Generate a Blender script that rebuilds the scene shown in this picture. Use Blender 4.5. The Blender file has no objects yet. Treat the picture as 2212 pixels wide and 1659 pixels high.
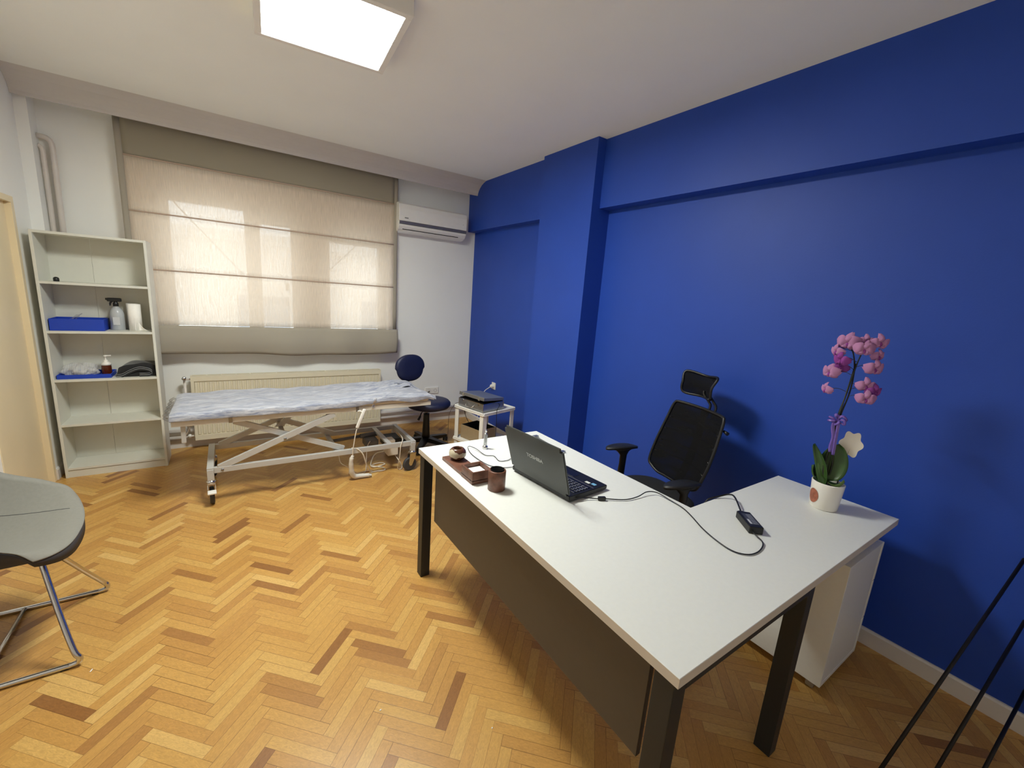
import bpy, bmesh, math, random
from mathutils import Vector, Matrix
PI = math.pi
sc = bpy.context.scene
C = sc.collection
random.seed(7)

# ------------------------------------------------------------------ camera, world, exposure
cam_d = bpy.data.cameras.new('camera')
cam = bpy.data.objects.new('camera', cam_d); C.objects.link(cam); sc.camera = cam
cam_d.sensor_width = 36.0; cam_d.lens = 36.0 * 906.9 / 2212.0; cam_d.clip_start = 0.02
_r = Vector((0.8302912, -0.55274663, 0.07132799)); _u = Vector((0.05449591, 0.20788692, 0.97663362)); _f = Vector((0.5546591, 0.80700322, -0.20272912))
cam.matrix_world = Matrix(((_r.x, _u.x, -_f.x, 0.0), (_r.y, _u.y, -_f.y, 0.0), (_r.z, _u.z, -_f.z, 1.5827), (0, 0, 0, 1)))

world = bpy.data.worlds.new('world'); sc.world = world; world.use_nodes = True
bg = world.node_tree.nodes['Background']
bg.inputs['Color'].default_value = (0.88, 0.95, 1.0, 1); bg.inputs['Strength'].default_value = 0.70
LAMP_STRENGTH = 16.0
sc.view_settings.view_transform = 'Standard'; sc.view_settings.look = 'None'
sc.view_settings.exposure = 2.39; sc.view_settings.gamma = 1.0; sc.view_settings.use_curve_mapping = False
sc.cycles.use_denoising = True
sc.cycles.max_bounces = 10; sc.cycles.diffuse_bounces = 8; sc.cycles.transparent_max_bounces = 16
sc.cycles.sample_clamp_indirect = 6.0

# ------------------------------------------------------------------ materials
def lin(c):
    return tuple(((v/255.0)/12.92 if v/255.0 <= 0.04045 else ((v/255.0+0.055)/1.055)**2.4) for v in c) + (1.0,)
MATS = {}
def N(nt, typ, **kw):
    n = nt.nodes.new(typ)
    for k, v in kw.items(): setattr(n, k, v)
    return n
def mat(name, col, rough=0.5, metal=0.0, noise=0.0, nscale=20.0, bump=0.0, bscale=200.0, coat=0.0, stretch=None, spec=0.5, sheen=0.0):
    if name in MATS: return MATS[name]
    m = bpy.data.materials.new(name); m.use_nodes = True; nt = m.node_tree
    b = nt.nodes['Principled BSDF']
    b.inputs['Base Color'].default_value = lin(col); b.inputs['Roughness'].default_value = rough
    b.inputs['Metallic'].default_value = metal; b.inputs['Coat Weight'].default_value = coat
    b.inputs['Specular IOR Level'].default_value = spec
    b.inputs['Sheen Weight'].default_value = sheen
    tc = N(nt, 'ShaderNodeTexCoord'); mp = N(nt, 'ShaderNodeMapping')
    nt.links.new(tc.outputs['Object'], mp.inputs['Vector'])
    if stretch: mp.inputs['Scale'].default_value = stretch
    if noise > 0:
        no = N(nt, 'ShaderNodeTexNoise'); no.inputs['Scale'].default_value = nscale; no.inputs['Detail'].default_value = 5
        nt.links.new(mp.outputs['Vector'], no.inputs['Vector'])
        mr = N(nt, 'ShaderNodeMapRange'); mr.inputs['To Min'].default_value = 1-noise; mr.inputs['To Max'].default_value = 1+noise
        mr.inputs['From Min'].default_value = 0.3; mr.inputs['From Max'].default_value = 0.7
        nt.links.new(no.outputs['Fac'], mr.inputs['Value'])
        mx = N(nt, 'ShaderNodeVectorMath', operation='SCALE'); mx.inputs[0].default_value = lin(col)[:3]
        nt.links.new(mr.outputs['Result'], mx.inputs['Scale']); nt.links.new(mx.outputs['Vector'], b.inputs['Base Color'])
    if bump > 0:
        nb = N(nt, 'ShaderNodeTexNoise'); nb.inputs['Scale'].default_value = bscale; nb.inputs['Detail'].default_value = 4
        nt.links.new(mp.outputs['Vector'], nb.inputs['Vector'])
        bp = N(nt, 'ShaderNodeBump'); bp.inputs['Strength'].default_value = bump; bp.inputs['Distance'].default_value = 0.002
        nt.links.new(nb.outputs['Fac'], bp.inputs['Height']); nt.links.new(bp.outputs['Normal'], b.inputs['Normal'])
    MATS[name] = m
    return m

M_wall = mat('white_wall_paint', (238, 238, 234), 0.65, noise=0.015, nscale=3, bump=0.12, bscale=160)
M_ceil = mat('ceiling_paint', (247, 250, 246), 0.8, noise=0.015, nscale=2, bump=0.1, bscale=120)
M_blue = mat('blue_wall_paint', (34, 71, 168), 0.5, noise=0.03, nscale=4, bump=0.15, bscale=150, spec=0.35)
M_trimw = mat('white_trim', (214, 210, 205), 0.4, noise=0.01, nscale=8)
M_door = mat('beige_door', (232, 216, 180), 0.45, noise=0.02, nscale=5)
M_lamwhite = mat('white_laminate', (226, 227, 222), 0.42, noise=0.012, nscale=60, bump=0.05, bscale=400)
M_edge = mat('pale_edge_banding', (205, 196, 182), 0.5, noise=0.02, nscale=30)
M_shelfw = mat('white_shelf_board', (214, 214, 204), 0.45, noise=0.01, nscale=20)
M_frame = mat('anthracite_metal', (36, 39, 40), 0.5, metal=0.1, noise=0.04, nscale=60, bump=0.05)
M_panel = mat('brown_grey_panel', (74, 67, 58), 0.5, noise=0.03, nscale=40, bump=0.05)
M_radi = mat('cream_enamel', (222, 214, 190), 0.35, noise=0.01, nscale=10)
M_radi_d = mat('cream_enamel_groove', (196, 186, 160), 0.45)
M_pipe = mat('white_pipe_paint', (214, 206, 198), 0.35, noise=0.02, nscale=14)
M_greymetal = mat('silver_grey_paint', (190, 190, 188), 0.38, metal=0.2, noise=0.02, nscale=30)
M_cream = mat('cream_frame_paint', (214, 208, 194), 0.4, noise=0.01, nscale=20)
M_chrome = mat('chrome', (205, 205, 205), 0.16, metal=1.0, noise=0.02, nscale=20)
M_steel = mat('brushed_steel', (150, 148, 146), 0.32, metal=1.0, noise=0.04, nscale=40)
M_alu = mat('aluminium', (176, 178, 180), 0.34, metal=0.9, noise=0.03, nscale=60, bump=0.1, bscale=500)
M_alud = mat('dark_blue_grey_panel', (98, 105, 128), 0.5, noise=0.02, nscale=50)
M_rub = mat('black_rubber', (26, 26, 27), 0.6, noise=0.05, nscale=60)
M_blackp = mat('black_plastic', (20, 20, 21), 0.42, noise=0.05, nscale=80, bump=0.1, bscale=600)
M_black2 = mat('black_gloss_plastic', (20, 21, 30), 0.3, noise=0.04, nscale=60)
M_lid = mat('dark_grey_lid', (62, 64, 62), 0.38, noise=0.05, nscale=200, metal=0.3)
M_navy = mat('navy_vinyl', (20, 27, 62), 0.5, noise=0.03, nscale=40, bump=0.15, bscale=300)
M_whitep = mat('white_plastic', (232, 230, 224), 0.35, noise=0.01, nscale=20)
M_cable = mat('cream_cable', (216, 206, 190), 0.45)
M_binblue = mat('blue_box_plastic', (22, 62, 176), 0.4, noise=0.02, nscale=20)
M_card = mat('olive_cardboard', (150, 130, 100), 0.7, noise=0.04, nscale=20)
M_cardin = mat('black_box_lining', (18, 16, 14), 0.8)
M_stone = mat('brown_travertine', (108, 70, 54), 0.4, noise=0.34, nscale=34, bump=0.3, bscale=60)
M_dark = mat('dark_recess', (14, 13, 13), 0.9, spec=0.1)  # near-black: shade of slot, gap and groove as colour, also the cup lining
M_grey = mat('grey_chair_felt', (130, 128, 119), 0.85, noise=0.04, nscale=90, bump=0.3, bscale=700, sheen=0.2)
M_greyd = mat('charcoal_shell', (50, 48, 52), 0.75, noise=0.04, nscale=60, bump=0.2, bscale=500)
M_leaf = mat('dark_green_leaf', (52, 82, 34), 0.38, noise=0.14, nscale=12)
M_leaf2 = mat('pale_green_leaf', (104, 132, 66), 0.4, noise=0.12, nscale=12)
M_stem = mat('dark_stem', (30, 34, 24), 0.5, noise=0.1, nscale=30)
M_wtag = mat('cream_card', (238, 232, 220), 0.6, noise=0.02, nscale=20)
M_potw = mat('white_glazed_pot', (236, 232, 224), 0.25, noise=0.01, nscale=15)
M_ribbon = mat('purple_ribbon', (112, 84, 178), 0.2, noise=0.1, nscale=60, spec=0.9)
M_soil = mat('bark_soil', (44, 32, 24), 0.9, noise=0.3, nscale=60, bump=0.8, bscale=80)
M_grille = mat('grey_strip', (98, 96, 108), 0.4)
M_paper = mat('white_paper', (240, 240, 238), 0.7)
M_red = mat('red_plastic', (176, 34, 44), 0.35)
M_blacktowel = mat('black_towel', (24, 24, 27), 0.95, noise=0.2, nscale=90, bump=0.6, bscale=300, sheen=0.3)
M_greyhem = mat('grey_towel_hem', (128, 130, 132), 0.9, noise=0.1, nscale=90)
M_tissue = mat('white_tissue', (244, 242, 238), 0.85, noise=0.02, nscale=60, bump=0.3, bscale=200)
M_winframe = mat('window_pvc', (226, 222, 214), 0.35)
M_facade = mat('plaster_facade', (226, 222, 216), 0.8, noise=0.06, nscale=0.6)
M_facwin = mat('facade_window', (150, 154, 160), 0.3)
M_shutter = mat('shutter_slats', (196, 186, 168), 0.6)

def emis(name, col, s):
    m = bpy.data.materials.new(name); m.use_nodes = True; nt = m.node_tree
    nt.nodes.clear(); o = N(nt, 'ShaderNodeOutputMaterial'); e = N(nt, 'ShaderNodeEmission')
    e.inputs['Color'].default_value = col; e.inputs['Strength'].default_value = s
    nt.links.new(e.outputs[0], o.inputs['Surface']); return m
M_lamp = emis('led_diffuser', (0.975, 1.0, 0.925, 1), LAMP_STRENGTH)

def thin_glass(name, tint=(0.94, 0.96, 0.96, 1), fac=0.08, rough=0.02):
    m = bpy.data.materials.new(name); m.use_nodes = True; nt = m.node_tree; nt.nodes.clear()
    o = N(nt, 'ShaderNodeOutputMaterial'); t = N(nt, 'ShaderNodeBsdfTransparent'); g = N(nt, 'ShaderNodeBsdfGlossy'); mx = N(nt, 'ShaderNodeMixShader')
    t.inputs['Color'].default_value = tint; g.inputs['Roughness'].default_value = rough; mx.inputs['Fac'].default_value = fac
    nt.links.new(t.outputs[0], mx.inputs[1]); nt.links.new(g.outputs[0], mx.inputs[2]); nt.links.new(mx.outputs[0], o.inputs['Surface'])
    return m
M_glass = thin_glass('window_glass')
M_plasticfilm = thin_glass('clear_film', (0.97, 0.97, 0.97, 1), 0.25, 0.12)

def fabric(name, col, trans, diff, transl):
    """woven thin cloth: open gaps, light carried through the yarn, and light thrown back"""
    m = bpy.data.materials.new(name); m.use_nodes = True; nt = m.node_tree; nt.nodes.clear()
    o = N(nt, 'ShaderNodeOutputMaterial'); t = N(nt, 'ShaderNodeBsdfTransparent'); d = N(nt, 'ShaderNodeBsdfDiffuse'); tl = N(nt, 'ShaderNodeBsdfTranslucent')
    tc = N(nt, 'ShaderNodeTexCoord'); mp = N(nt, 'ShaderNodeMapping'); mp.inputs['Scale'].default_value = (260, 1, 9)
    no = N(nt, 'ShaderNodeTexNoise'); no.inputs['Scale'].default_value = 1.0; no.inputs['Detail'].default_value = 3
    nt.links.new(tc.outputs['Object'], mp.inputs['Vector']); nt.links.new(mp.outputs['Vector'], no.inputs['Vector'])
    mr = N(nt, 'ShaderNodeMapRange'); mr.inputs['From Min'].default_value = 0.3; mr.inputs['From Max'].default_value = 0.7
    mr.inputs['To Min'].default_value = trans*0.6; mr.inputs['To Max'].default_value = trans*1.4
    nt.links.new(no.outputs['Fac'], mr.inputs['Value'])
    d.inputs['Color'].default_value = lin(col); tl.inputs['Color'].default_value = lin(transl)
    m1 = N(nt, 'ShaderNodeMixShader'); m1.inputs['Fac'].default_value = 1-diff
    nt.links.new(d.outputs[0], m1.inputs[1]); nt.links.new(tl.outputs[0], m1.inputs[2])
    m2 = N(nt, 'ShaderNodeMixShader')
    if trans > 0: nt.links.new(mr.outputs['Result'], m2.inputs['Fac'])
    else: m2.inputs['Fac'].default_value = 0
    nt.links.new(m1.outputs[0], m2.inputs[1]); nt.links.new(t.outputs[0], m2.inputs[2])
    nt.links.new(m2.outputs[0], o.inputs['Surface']); return m
M_blind = fabric('sheer_linen', (206, 198, 184), 0.30, 0.38, (255, 240, 224))
M_blindhem = fabric('linen_hem', (170, 162, 147), 0.0, 0.93, (190, 170, 140))
M_blindtop = fabric('linen_double', (160, 152, 134), 0.0, 0.93, (190, 170, 140))
M_bag = fabric('clear_bag', (240, 240, 238), 0.45, 0.6, (240, 240, 240))
M_petal = fabric('orchid_petal', (206, 150, 196), 0.0, 0.72, (214, 150, 205))
M_petal2 = fabric('orchid_petal_deep', (162, 84, 170), 0.0, 0.72, (190, 90, 190))

def mesh_mat(name, col):
    """open black office mesh"""
    m = bpy.data.materials.new(name); m.use_nodes = True; nt = m.node_tree; b = nt.nodes['Principled BSDF']
    b.inputs['Base Color'].default_value = lin(col); b.inputs['Roughness'].default_value = 0.85; b.inputs['Specular IOR Level'].default_value = 0.2
    o = nt.nodes['Material Output']; t = N(nt, 'ShaderNodeBsdfTransparent'); mx = N(nt, 'ShaderNodeMixShader')
    tc = N(nt, 'ShaderNodeTexCoord'); w = N(nt, 'ShaderNodeTexNoise'); w.inputs['Scale'].default_value = 11
    mp = N(nt, 'ShaderNodeMapping'); mp.inputs['Scale'].default_value = (.5, .5, 2.2)
    nt.links.new(tc.outputs['Object'], mp.inputs['Vector']); nt.links.new(mp.outputs['Vector'], w.inputs['Vector'])
    mr = N(nt, 'ShaderNodeMapRange'); mr.inputs['From Min'].default_value = 0.35; mr.inputs['From Max'].default_value = 0.7; mr.inputs['To Min'].default_value = 0.03; mr.inputs['To Max'].default_value = 0.26
    nt.links.new(w.outputs['Fac'], mr.inputs['Value']); nt.links.new(mr.outputs['Result'], mx.inputs['Fac'])
    nt.links.new(b.outputs[0], mx.inputs[1]); nt.links.new(t.outputs[0], mx.inputs[2]); nt.links.new(mx.outputs[0], o.inputs['Surface'])
    return m
M_mesh = mesh_mat('black_mesh', (11, 11, 13))

def velour():
    m = bpy.data.materials.new('grey_blue_velour'); m.use_nodes = True; nt = m.node_tree; b = nt.nodes['Principled BSDF']
    b.inputs['Roughness'].default_value = 0.85; b.inputs['Sheen Weight'].default_value = 0.35
    tc = N(nt, 'ShaderNodeTexCoord'); mp = N(nt, 'ShaderNodeMapping'); mp.inputs['Scale'].default_value = (9, 75, 50)
    n1 = N(nt, 'ShaderNodeTexNoise'); n1.inputs['Scale'].default_value = 1.0; n1.inputs['Detail'].default_value = 8; n1.inputs['Roughness'].default_value = 0.7; n1.inputs['Distortion'].default_value = 0.6
    nt.links.new(tc.outputs['Object'], mp.inputs['Vector']); nt.links.new(mp.outputs['Vector'], n1.inputs['Vector'])
    cr = N(nt, 'ShaderNodeValToRGB'); cr.color_ramp.elements[0].position = 0.36; cr.color_ramp.elements[0].color = lin((120, 127, 148))
    cr.color_ramp.elements[1].position = 0.62; cr.color_ramp.elements[1].color = lin((190, 191, 197))
    nt.links.new(n1.outputs['Fac'], cr.inputs['Fac']); nt.links.new(cr.outputs['Color'], b.inputs['Base Color'])
    bp = N(nt, 'ShaderNodeBump'); bp.inputs['Strength'].default_value = 0.5; bp.inputs['Distance'].default_value = 0.006
    nt.links.new(n1.outputs['Fac'], bp.inputs['Height']); nt.links.new(bp.outputs['Normal'], b.inputs['Normal'])
    return m
M_velour = velour()

def pottery():
    """brown pot with cream glaze patches"""
    m = bpy.data.materials.new('glazed_brown_pottery'); m.use_nodes = True; nt = m.node_tree; b = nt.nodes['Principled BSDF']
    b.inputs['Roughness'].default_value = 0.25
    tc = N(nt, 'ShaderNodeTexCoord'); n1 = N(nt, 'ShaderNodeTexNoise'); n1.inputs['Scale'].default_value = 26; n1.inputs['Detail'].default_value = 3
    nt.links.new(tc.outputs['Object'], n1.inputs['Vector'])
    sx = N(nt, 'ShaderNodeSeparateXYZ'); nt.links.new(tc.outputs['Object'], sx.inputs[0])
    a = N(nt, 'ShaderNodeMath', operation='SUBTRACT'); nt.links.new(sx.outputs['Z'], a.inputs[0]); a.inputs[1].default_value = 0.032
    ab = N(nt, 'ShaderNodeMath', operation='ABSOLUTE'); nt.links.new(a.outputs[0], ab.inputs[0])
    k = N(nt, 'ShaderNodeMath', operation='MULTIPLY_ADD'); nt.links.new(ab.outputs[0], k.inputs[0]); k.inputs[1].default_value = -22; k.inputs[2].default_value = 0.36
    ad = N(nt, 'ShaderNodeMath', operation='ADD'); nt.links.new(k.outputs[0], ad.inputs[0]); nt.links.new(n1.outputs['Fac'], ad.inputs[1])
    sxm = N(nt, 'ShaderNodeMath', operation='MULTIPLY_ADD'); nt.links.new(sx.outputs['X'], sxm.inputs[0]); sxm.inputs[1].default_value = -5.0; nt.links.new(ad.outputs[0], sxm.inputs[2])
    cr = N(nt, 'ShaderNodeValToRGB'); cr.color_ramp.elements[0].position = 0.60; cr.color_ramp.elements[0].color = lin((84, 50, 34))
    cr.color_ramp.elements[1].position = 0.64; cr.color_ramp.elements[1].color = lin((186, 176, 152))
    nt.links.new(sxm.outputs[0], cr.inputs['Fac']); nt.links.new(cr.outputs['Color'], b.inputs['Base Color'])
    return m
M_pottery = pottery()

def parquet():
    m = bpy.data.materials.new('herringbone_oak'); m.use_nodes = True; nt = m.node_tree; b = nt.nodes['Principled BSDF']
    L = nt.links.new
    u1 = N(nt, 'ShaderNodeUVMap', uv_map='block'); u2 = N(nt, 'ShaderNodeUVMap', uv_map='rnd')
    s1 = N(nt, 'ShaderNodeSeparateXYZ'); L(u1.outputs[0], s1.inputs[0])
    s2 = N(nt, 'ShaderNodeSeparateXYZ'); L(u2.outputs[0], s2.inputs[0])
    # per-block tone
    cr = N(nt, 'ShaderNodeValToRGB'); el = cr.color_ramp.elements
    el[0].position = 0.0; el[0].color = lin((140, 94, 50)); el[1].position = 1.0; el[1].color = lin((212, 172, 104))
    for p, c in ((0.03, (164, 116, 62)), (0.07, (184, 136, 72)), (0.45, (193, 146, 78)), (0.78, (198, 153, 83)), (0.90, (202, 160, 90))):
        e = el.new(p); e.color = lin(c)
    L(s2.outputs['X'], cr.inputs['Fac'])
    # grain along the block
    cm = N(nt, 'ShaderNodeCombineXYZ')
    mu = N(nt, 'ShaderNodeMath', operation='MULTIPLY'); L(s1.outputs['X'], mu.inputs[0]); mu.inputs[1].default_value = 1.6
    mv = N(nt, 'ShaderNodeMath', operation='MULTIPLY'); L(s1.outputs['Y'], mv.inputs[0]); mv.inputs[1].default_value = 5.0
    mz = N(nt, 'ShaderNodeMath', operation='MULTIPLY'); L(s2.outputs['Y'], mz.inputs[0]); mz.inputs[1].default_value = 60.0
    L(mu.outputs[0], cm.inputs[0]); L(mv.outputs[0], cm.inputs[1]); L(mz.outputs[0], cm.inputs[2])
    n1 = N(nt, 'ShaderNodeTexNoise'); n1.inputs['Scale'].default_value = 1.3; n1.inputs['Detail'].default_value = 6; n1.inputs['Roughness'].default_value = 0.6; n1.inputs['Distortion'].default_value = 1.4
    L(cm.outputs[0], n1.inputs['Vector'])
    mr = N(nt, 'ShaderNodeMapRange'); mr.inputs['From Min'].default_value = 0.3; mr.inputs['From Max'].default_value = 0.72; mr.inputs['To Min'].default_value = 0.80; mr.inputs['To Max'].default_value = 1.13
    L(n1.outputs['Fac'], mr.inputs['Value'])
    sc1 = N(nt, 'ShaderNodeVectorMath', operation='SCALE'); L(cr.outputs['Color'], sc1.inputs[0]); L(mr.outputs['Result'], sc1.inputs['Scale'])
    # joints: distance to the block edges (block is 6 long, 1 wide)
    def edge(src, size):
        a = N(nt, 'ShaderNodeMath', operation='SUBTRACT'); a.inputs[0].default_value = size; L(src, a.inputs[1])
        mi = N(nt, 'ShaderNodeMath', operation='MINIMUM'); L(src, mi.inputs[0]); L(a.outputs[0], mi.inputs[1]); return mi.outputs[0]
    e1 = edge(s1.outputs['X'], 6.0); e2 = edge(s1.outputs['Y'], 1.0)
    mn = N(nt, 'ShaderNodeMath', operation='MINIMUM'); L(e1, mn.inputs[0]); L(e2, mn.inputs[1])
    gp = N(nt, 'ShaderNodeMath', operation='MULTIPLY_ADD'); L(s2.outputs['Y'], gp.inputs[0]); gp.inputs[1].default_value = 0.025; gp.inputs[2].default_value = 0.006
    lt = N(nt, 'ShaderNodeMath', operation='LESS_THAN'); L(mn.outputs[0], lt.inputs[0]); L(gp.outputs[0], lt.inputs[1])
    ds = N(nt, 'ShaderNodeMath', operation='MULTIPLY'); L(lt.outputs[0], ds.inputs[0]); ds.inputs[1].default_value = 0.62
    mx = N(nt, 'ShaderNodeMix', data_type='RGBA'); L(ds.outputs[0], mx.inputs['Factor']); L(sc1.outputs[0], mx.inputs['A']); mx.inputs['B'].default_value = lin((86, 50, 22))
    L(mx.outputs['Result'], b.inputs['Base Color'])
    # worn lacquer: gloss varies over the room
    tc = N(nt, 'ShaderNodeTexCoord'); n2 = N(nt, 'ShaderNodeTexNoise'); n2.inputs['Scale'].default_value = 2.2; n2.inputs['Detail'].default_value = 3; L(tc.outputs['Object'], n2.inputs['Vector'])
    rr = N(nt, 'ShaderNodeMapRange'); rr.inputs['To Min'].default_value = 0.24; rr.inputs['To Max'].default_value = 0.42; L(n2.outputs['Fac'], rr.inputs['Value'])
    L(rr.outputs['Result'], b.inputs['Roughness']); b.inputs['Specular IOR Level'].default_value = 0.45
    bp = N(nt, 'ShaderNodeBump'); bp.inputs['Strength'].default_value = 0.18; bp.inputs['Distance'].default_value = 0.001
    sb = N(nt, 'ShaderNodeMath', operation='SUBTRACT'); L(n1.outputs['Fac'], sb.inputs[0]); L(lt.outputs[0], sb.inputs[1])
    L(sb.outputs[0], bp.inputs['Height']); L(bp.outputs['Normal'], b.inputs['Normal'])
    return m
M_floor = parquet()

# ------------------------------------------------------------------ mesh helpers (world coordinates)
def smooth_bm(bm):
    for f in bm.faces: f.smooth = True
def box(bm, x0, x1, y0, y1, z0, z1, bev=0.0, seg=2, mtx=None):
    vs = [bm.verts.new((x, y, z)) for x in (x0, x1) for y in (y0, y1) for z in (z0, z1)]
    q = ((0, 1, 3, 2), (4, 6, 7, 5), (0, 4, 5, 1), (2, 3, 7, 6), (0, 2, 6, 4), (1, 5, 7, 3))
    fs = [bm.faces.new([vs[i] for i in f]) for f in q]
    bmesh.ops.recalc_face_normals(bm, faces=fs)
    allv = vs
    if bev > 0:
        es = list({e for f in fs for e in f.edges})
        r = bmesh.ops.bevel(bm, geom=es, offset=bev, segments=seg, profile=0.5, affect='EDGES')
        allv = list({v for f in r['faces'] for v in f.verts} | {v for v in vs if v.is_valid})
    if mtx is not None:
        for v in allv: v.co = mtx @ v.co
    return allv
def prism(bm, pts, axis, a, b):
    """extrude a closed polygon (2D points in the other two axes) along axis from a to b"""
    def P(p, t):
        if axis == 'x': return (t, p[0], p[1])
        if axis == 'y': return (p[0], t, p[1])
        return (p[0], p[1], t)
    A = [bm.verts.new(P(p, a)) for p in pts]; B = [bm.verts.new(P(p, b)) for p in pts]
    n = len(pts); fs = [bm.faces.new(A), bm.faces.new(B[::-1])]
    for i in range(n): fs.append(bm.faces.new((A[i], B[i], B[(i+1) % n], A[(i+1) % n])))
    bmesh.ops.recalc_face_normals(bm, faces=fs)
    return A + B
def catmull(pts, k=8):
    pts = [Vector(p) for p in pts]
    if len(pts) < 3: return pts
    P = [2*pts[0]-pts[1]] + pts + [2*pts[-1]-pts[-2]]; out = []
    for i in range(1, len(P)-2):
        a, b, c, d = P[i-1], P[i], P[i+1], P[i+2]
        for j in range(k):
            t = j/k
            out.append(0.5*((2*b)+(c-a)*t+(2*a-5*b+4*c-d)*t*t+(3*b-a-3*c+d)*t*t*t))
    out.append(pts[-1]); return out
def tube(bm, pts, r, n=10, smooth=0, cap=True):
    pts = catmull(pts, smooth) if smooth else [Vector(p) for p in pts]
    m = len(pts); rs = r if isinstance(r, (list, tuple)) else [r]*m
    if len(rs) != m: rs = [rs[min(len(rs)-1, int(i/(m-1)*(len(rs)-1)+0.5))] for i in range(m)]
    T = []
    for i in range(m):
        t = pts[min(i+1, m-1)]-pts[max(i-1, 0)]; T.append(t.normalized() if t.length > 1e-9 else Vector((0, 0, 1)))
    up = Vector((0, 0, 1)) if abs(T[0].z) < 0.9 else Vector((1, 0, 0))
    nrm = T[0].cross(up).normalized(); rings = []
    for i in range(m):
        nrm = (nrm - T[i]*nrm.dot(T[i])).normalized(); bn = T[i].cross(nrm)
        rings.append([bm.verts.new(pts[i]+(nrm*math.cos(2*PI*j/n)+bn*math.sin(2*PI*j/n))*rs[i]) for j in range(n)])
    fs = []
    for i in range(m-1):
        for j in range(n):
            f = bm.faces.new((rings[i][j], rings[i][(j+1) % n], rings[i+1][(j+1) % n], rings[i+1][j])); f.smooth = True; fs.append(f)
    if cap: fs.append(bm.faces.new(rings[0][::-1])); fs.append(bm.faces.new(rings[-1]))
    bmesh.ops.recalc_face_normals(bm, faces=fs)
def lathe(bm, prof, c, n=32, smooth=True, axis=None):
    """prof: (radius, height) from bottom to top around point c; axis: Matrix to orient"""
    rings = []
    for r, z in prof:
        if r <= 1e-6: rings.append([bm.verts.new((0, 0, z))])
        else: rings.append([bm.verts.new((r*math.cos(2*PI*j/n), r*math.sin(2*PI*j/n), z)) for j in range(n)])
    fs = []
    for a, b in zip(rings, rings[1:]):
        for j in range(n):
            if len(a) == 1 and len(b) == 1: continue
            if len(a) == 1: f = bm.faces.new((a[0], b[(j+1) % n], b[j]))
            elif len(b) == 1: f = bm.faces.new((a[j], a[(j+1) % n], b[0]))
            else: f = bm.faces.new((a[j], a[(j+1) % n], b[(j+1) % n], b[j]))
            f.smooth = smooth; fs.append(f)
    if len(rings[0]) > 1: fs.append(bm.faces.new(rings[0][::-1]))
    if len(rings[-1]) > 1: fs.append(bm.faces.new(rings[-1]))
    bmesh.ops.recalc_face_normals(bm, faces=fs)
    mtx = Matrix.Translation(Vector(c)) @ (axis if axis is not None else Matrix.Identity(4))
    for v in {v for r in rings for v in r}: v.co = mtx @ v.co
def grid(bm, fn, nu, nv, close=False):
    V = [[bm.verts.new(fn(i/(nu-1), j/(nv-1))) for j in range(nv)] for i in range(nu)]; fs = []
    for i in range(nu-1):
        for j in range(nv-1):
            f = bm.faces.new((V[i][j], V[i+1][j], V[i+1][j+1], V[i][j+1])); f.smooth = True; fs.append(f)
    return V, fs
def solid_grid(bm, fn, off, nu, nv):
    """closed thick sheet: fn gives the front point, off(u,v) gives the offset vector to the back"""
    A, _ = grid(bm, fn, nu, nv)
    B, _ = grid(bm, lambda u, v: Vector(fn(u, v))+Vector(off(u, v)), nu, nv)
    for i in range(nu-1):
        bm.faces.new((A[i][0], A[i+1][0], B[i+1][0], B[i][0])).smooth = True
        bm.faces.new((A[i][-1], A[i+1][-1], B[i+1][-1], B[i][-1])).smooth = True
    for j in range(nv-1):
        bm.faces.new((A[0][j], A[0][j+1], B[0][j+1], B[0][j])).smooth = True
        bm.faces.new((A[-1][j], A[-1][j+1], B[-1][j+1], B[-1][j])).smooth = True
    bmesh.ops.recalc_face_normals(bm, faces=list(bm.faces))
def NB(): return bmesh.new()
def wpos(p):
    v = Vector((0, 0, 0))
    while p is not None: v += p.location; p = p.parent
    return v
def obj(name, bm, m, parent=None, label=None, local=False):
    me = bpy.data.meshes.new(name)
    if parent is not None and not local:
        off = wpos(parent)
        for v in bm.verts: v.co -= off
    bm.normal_update(); bm.to_mesh(me); bm.free(); me.materials.append(m)
    o = bpy.data.objects.new(name, me); C.objects.link(o)
    if parent is not None: o.parent = parent
    if label: o['label'] = label
    return o
def single(name, bm, m, label, cat, origin=(0, 0, 0), group=None):
    """a thing that is one mesh, origin at its base"""
    for v in bm.verts: v.co -= Vector(origin)
    me = bpy.data.meshes.new(name); bm.normal_update(); bm.to_mesh(me); bm.free(); me.materials.append(m)
    o = bpy.data.objects.new(name, me); C.objects.link(o); o.location = origin
    o['label'] = label; o['category'] = cat
    if group: o['group'] = group
    return o
def thing(name, label, cat, loc=(0, 0, 0), group=None):
    o = bpy.data.objects.new(name, None); C.objects.link(o); o.location = loc; o.empty_display_size = 0.05
    o['label'] = label; o['category'] = cat
    if group: o['group'] = group
    return o
def struct(name, bm, m, parent=None):
    o = obj(name, bm, m, parent)
    if parent is None: o['kind'] = 'structure'
    return o
def b1(*a, **k):
    bm = NB(); box(bm, *a, **k); return bm
def frame_mtx(o, xa, ya, za):
    return Matrix(((xa[0], ya[0], za[0], o[0]), (xa[1], ya[1], za[1], o[1]), (xa[2], ya[2], za[2], o[2]), (0, 0, 0, 1)))

# ------------------------------------------------------------------ room shell
XL, XR, YB, YW, ZC = -1.127, 2.585, -0.85, 4.715, 2.807
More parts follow.
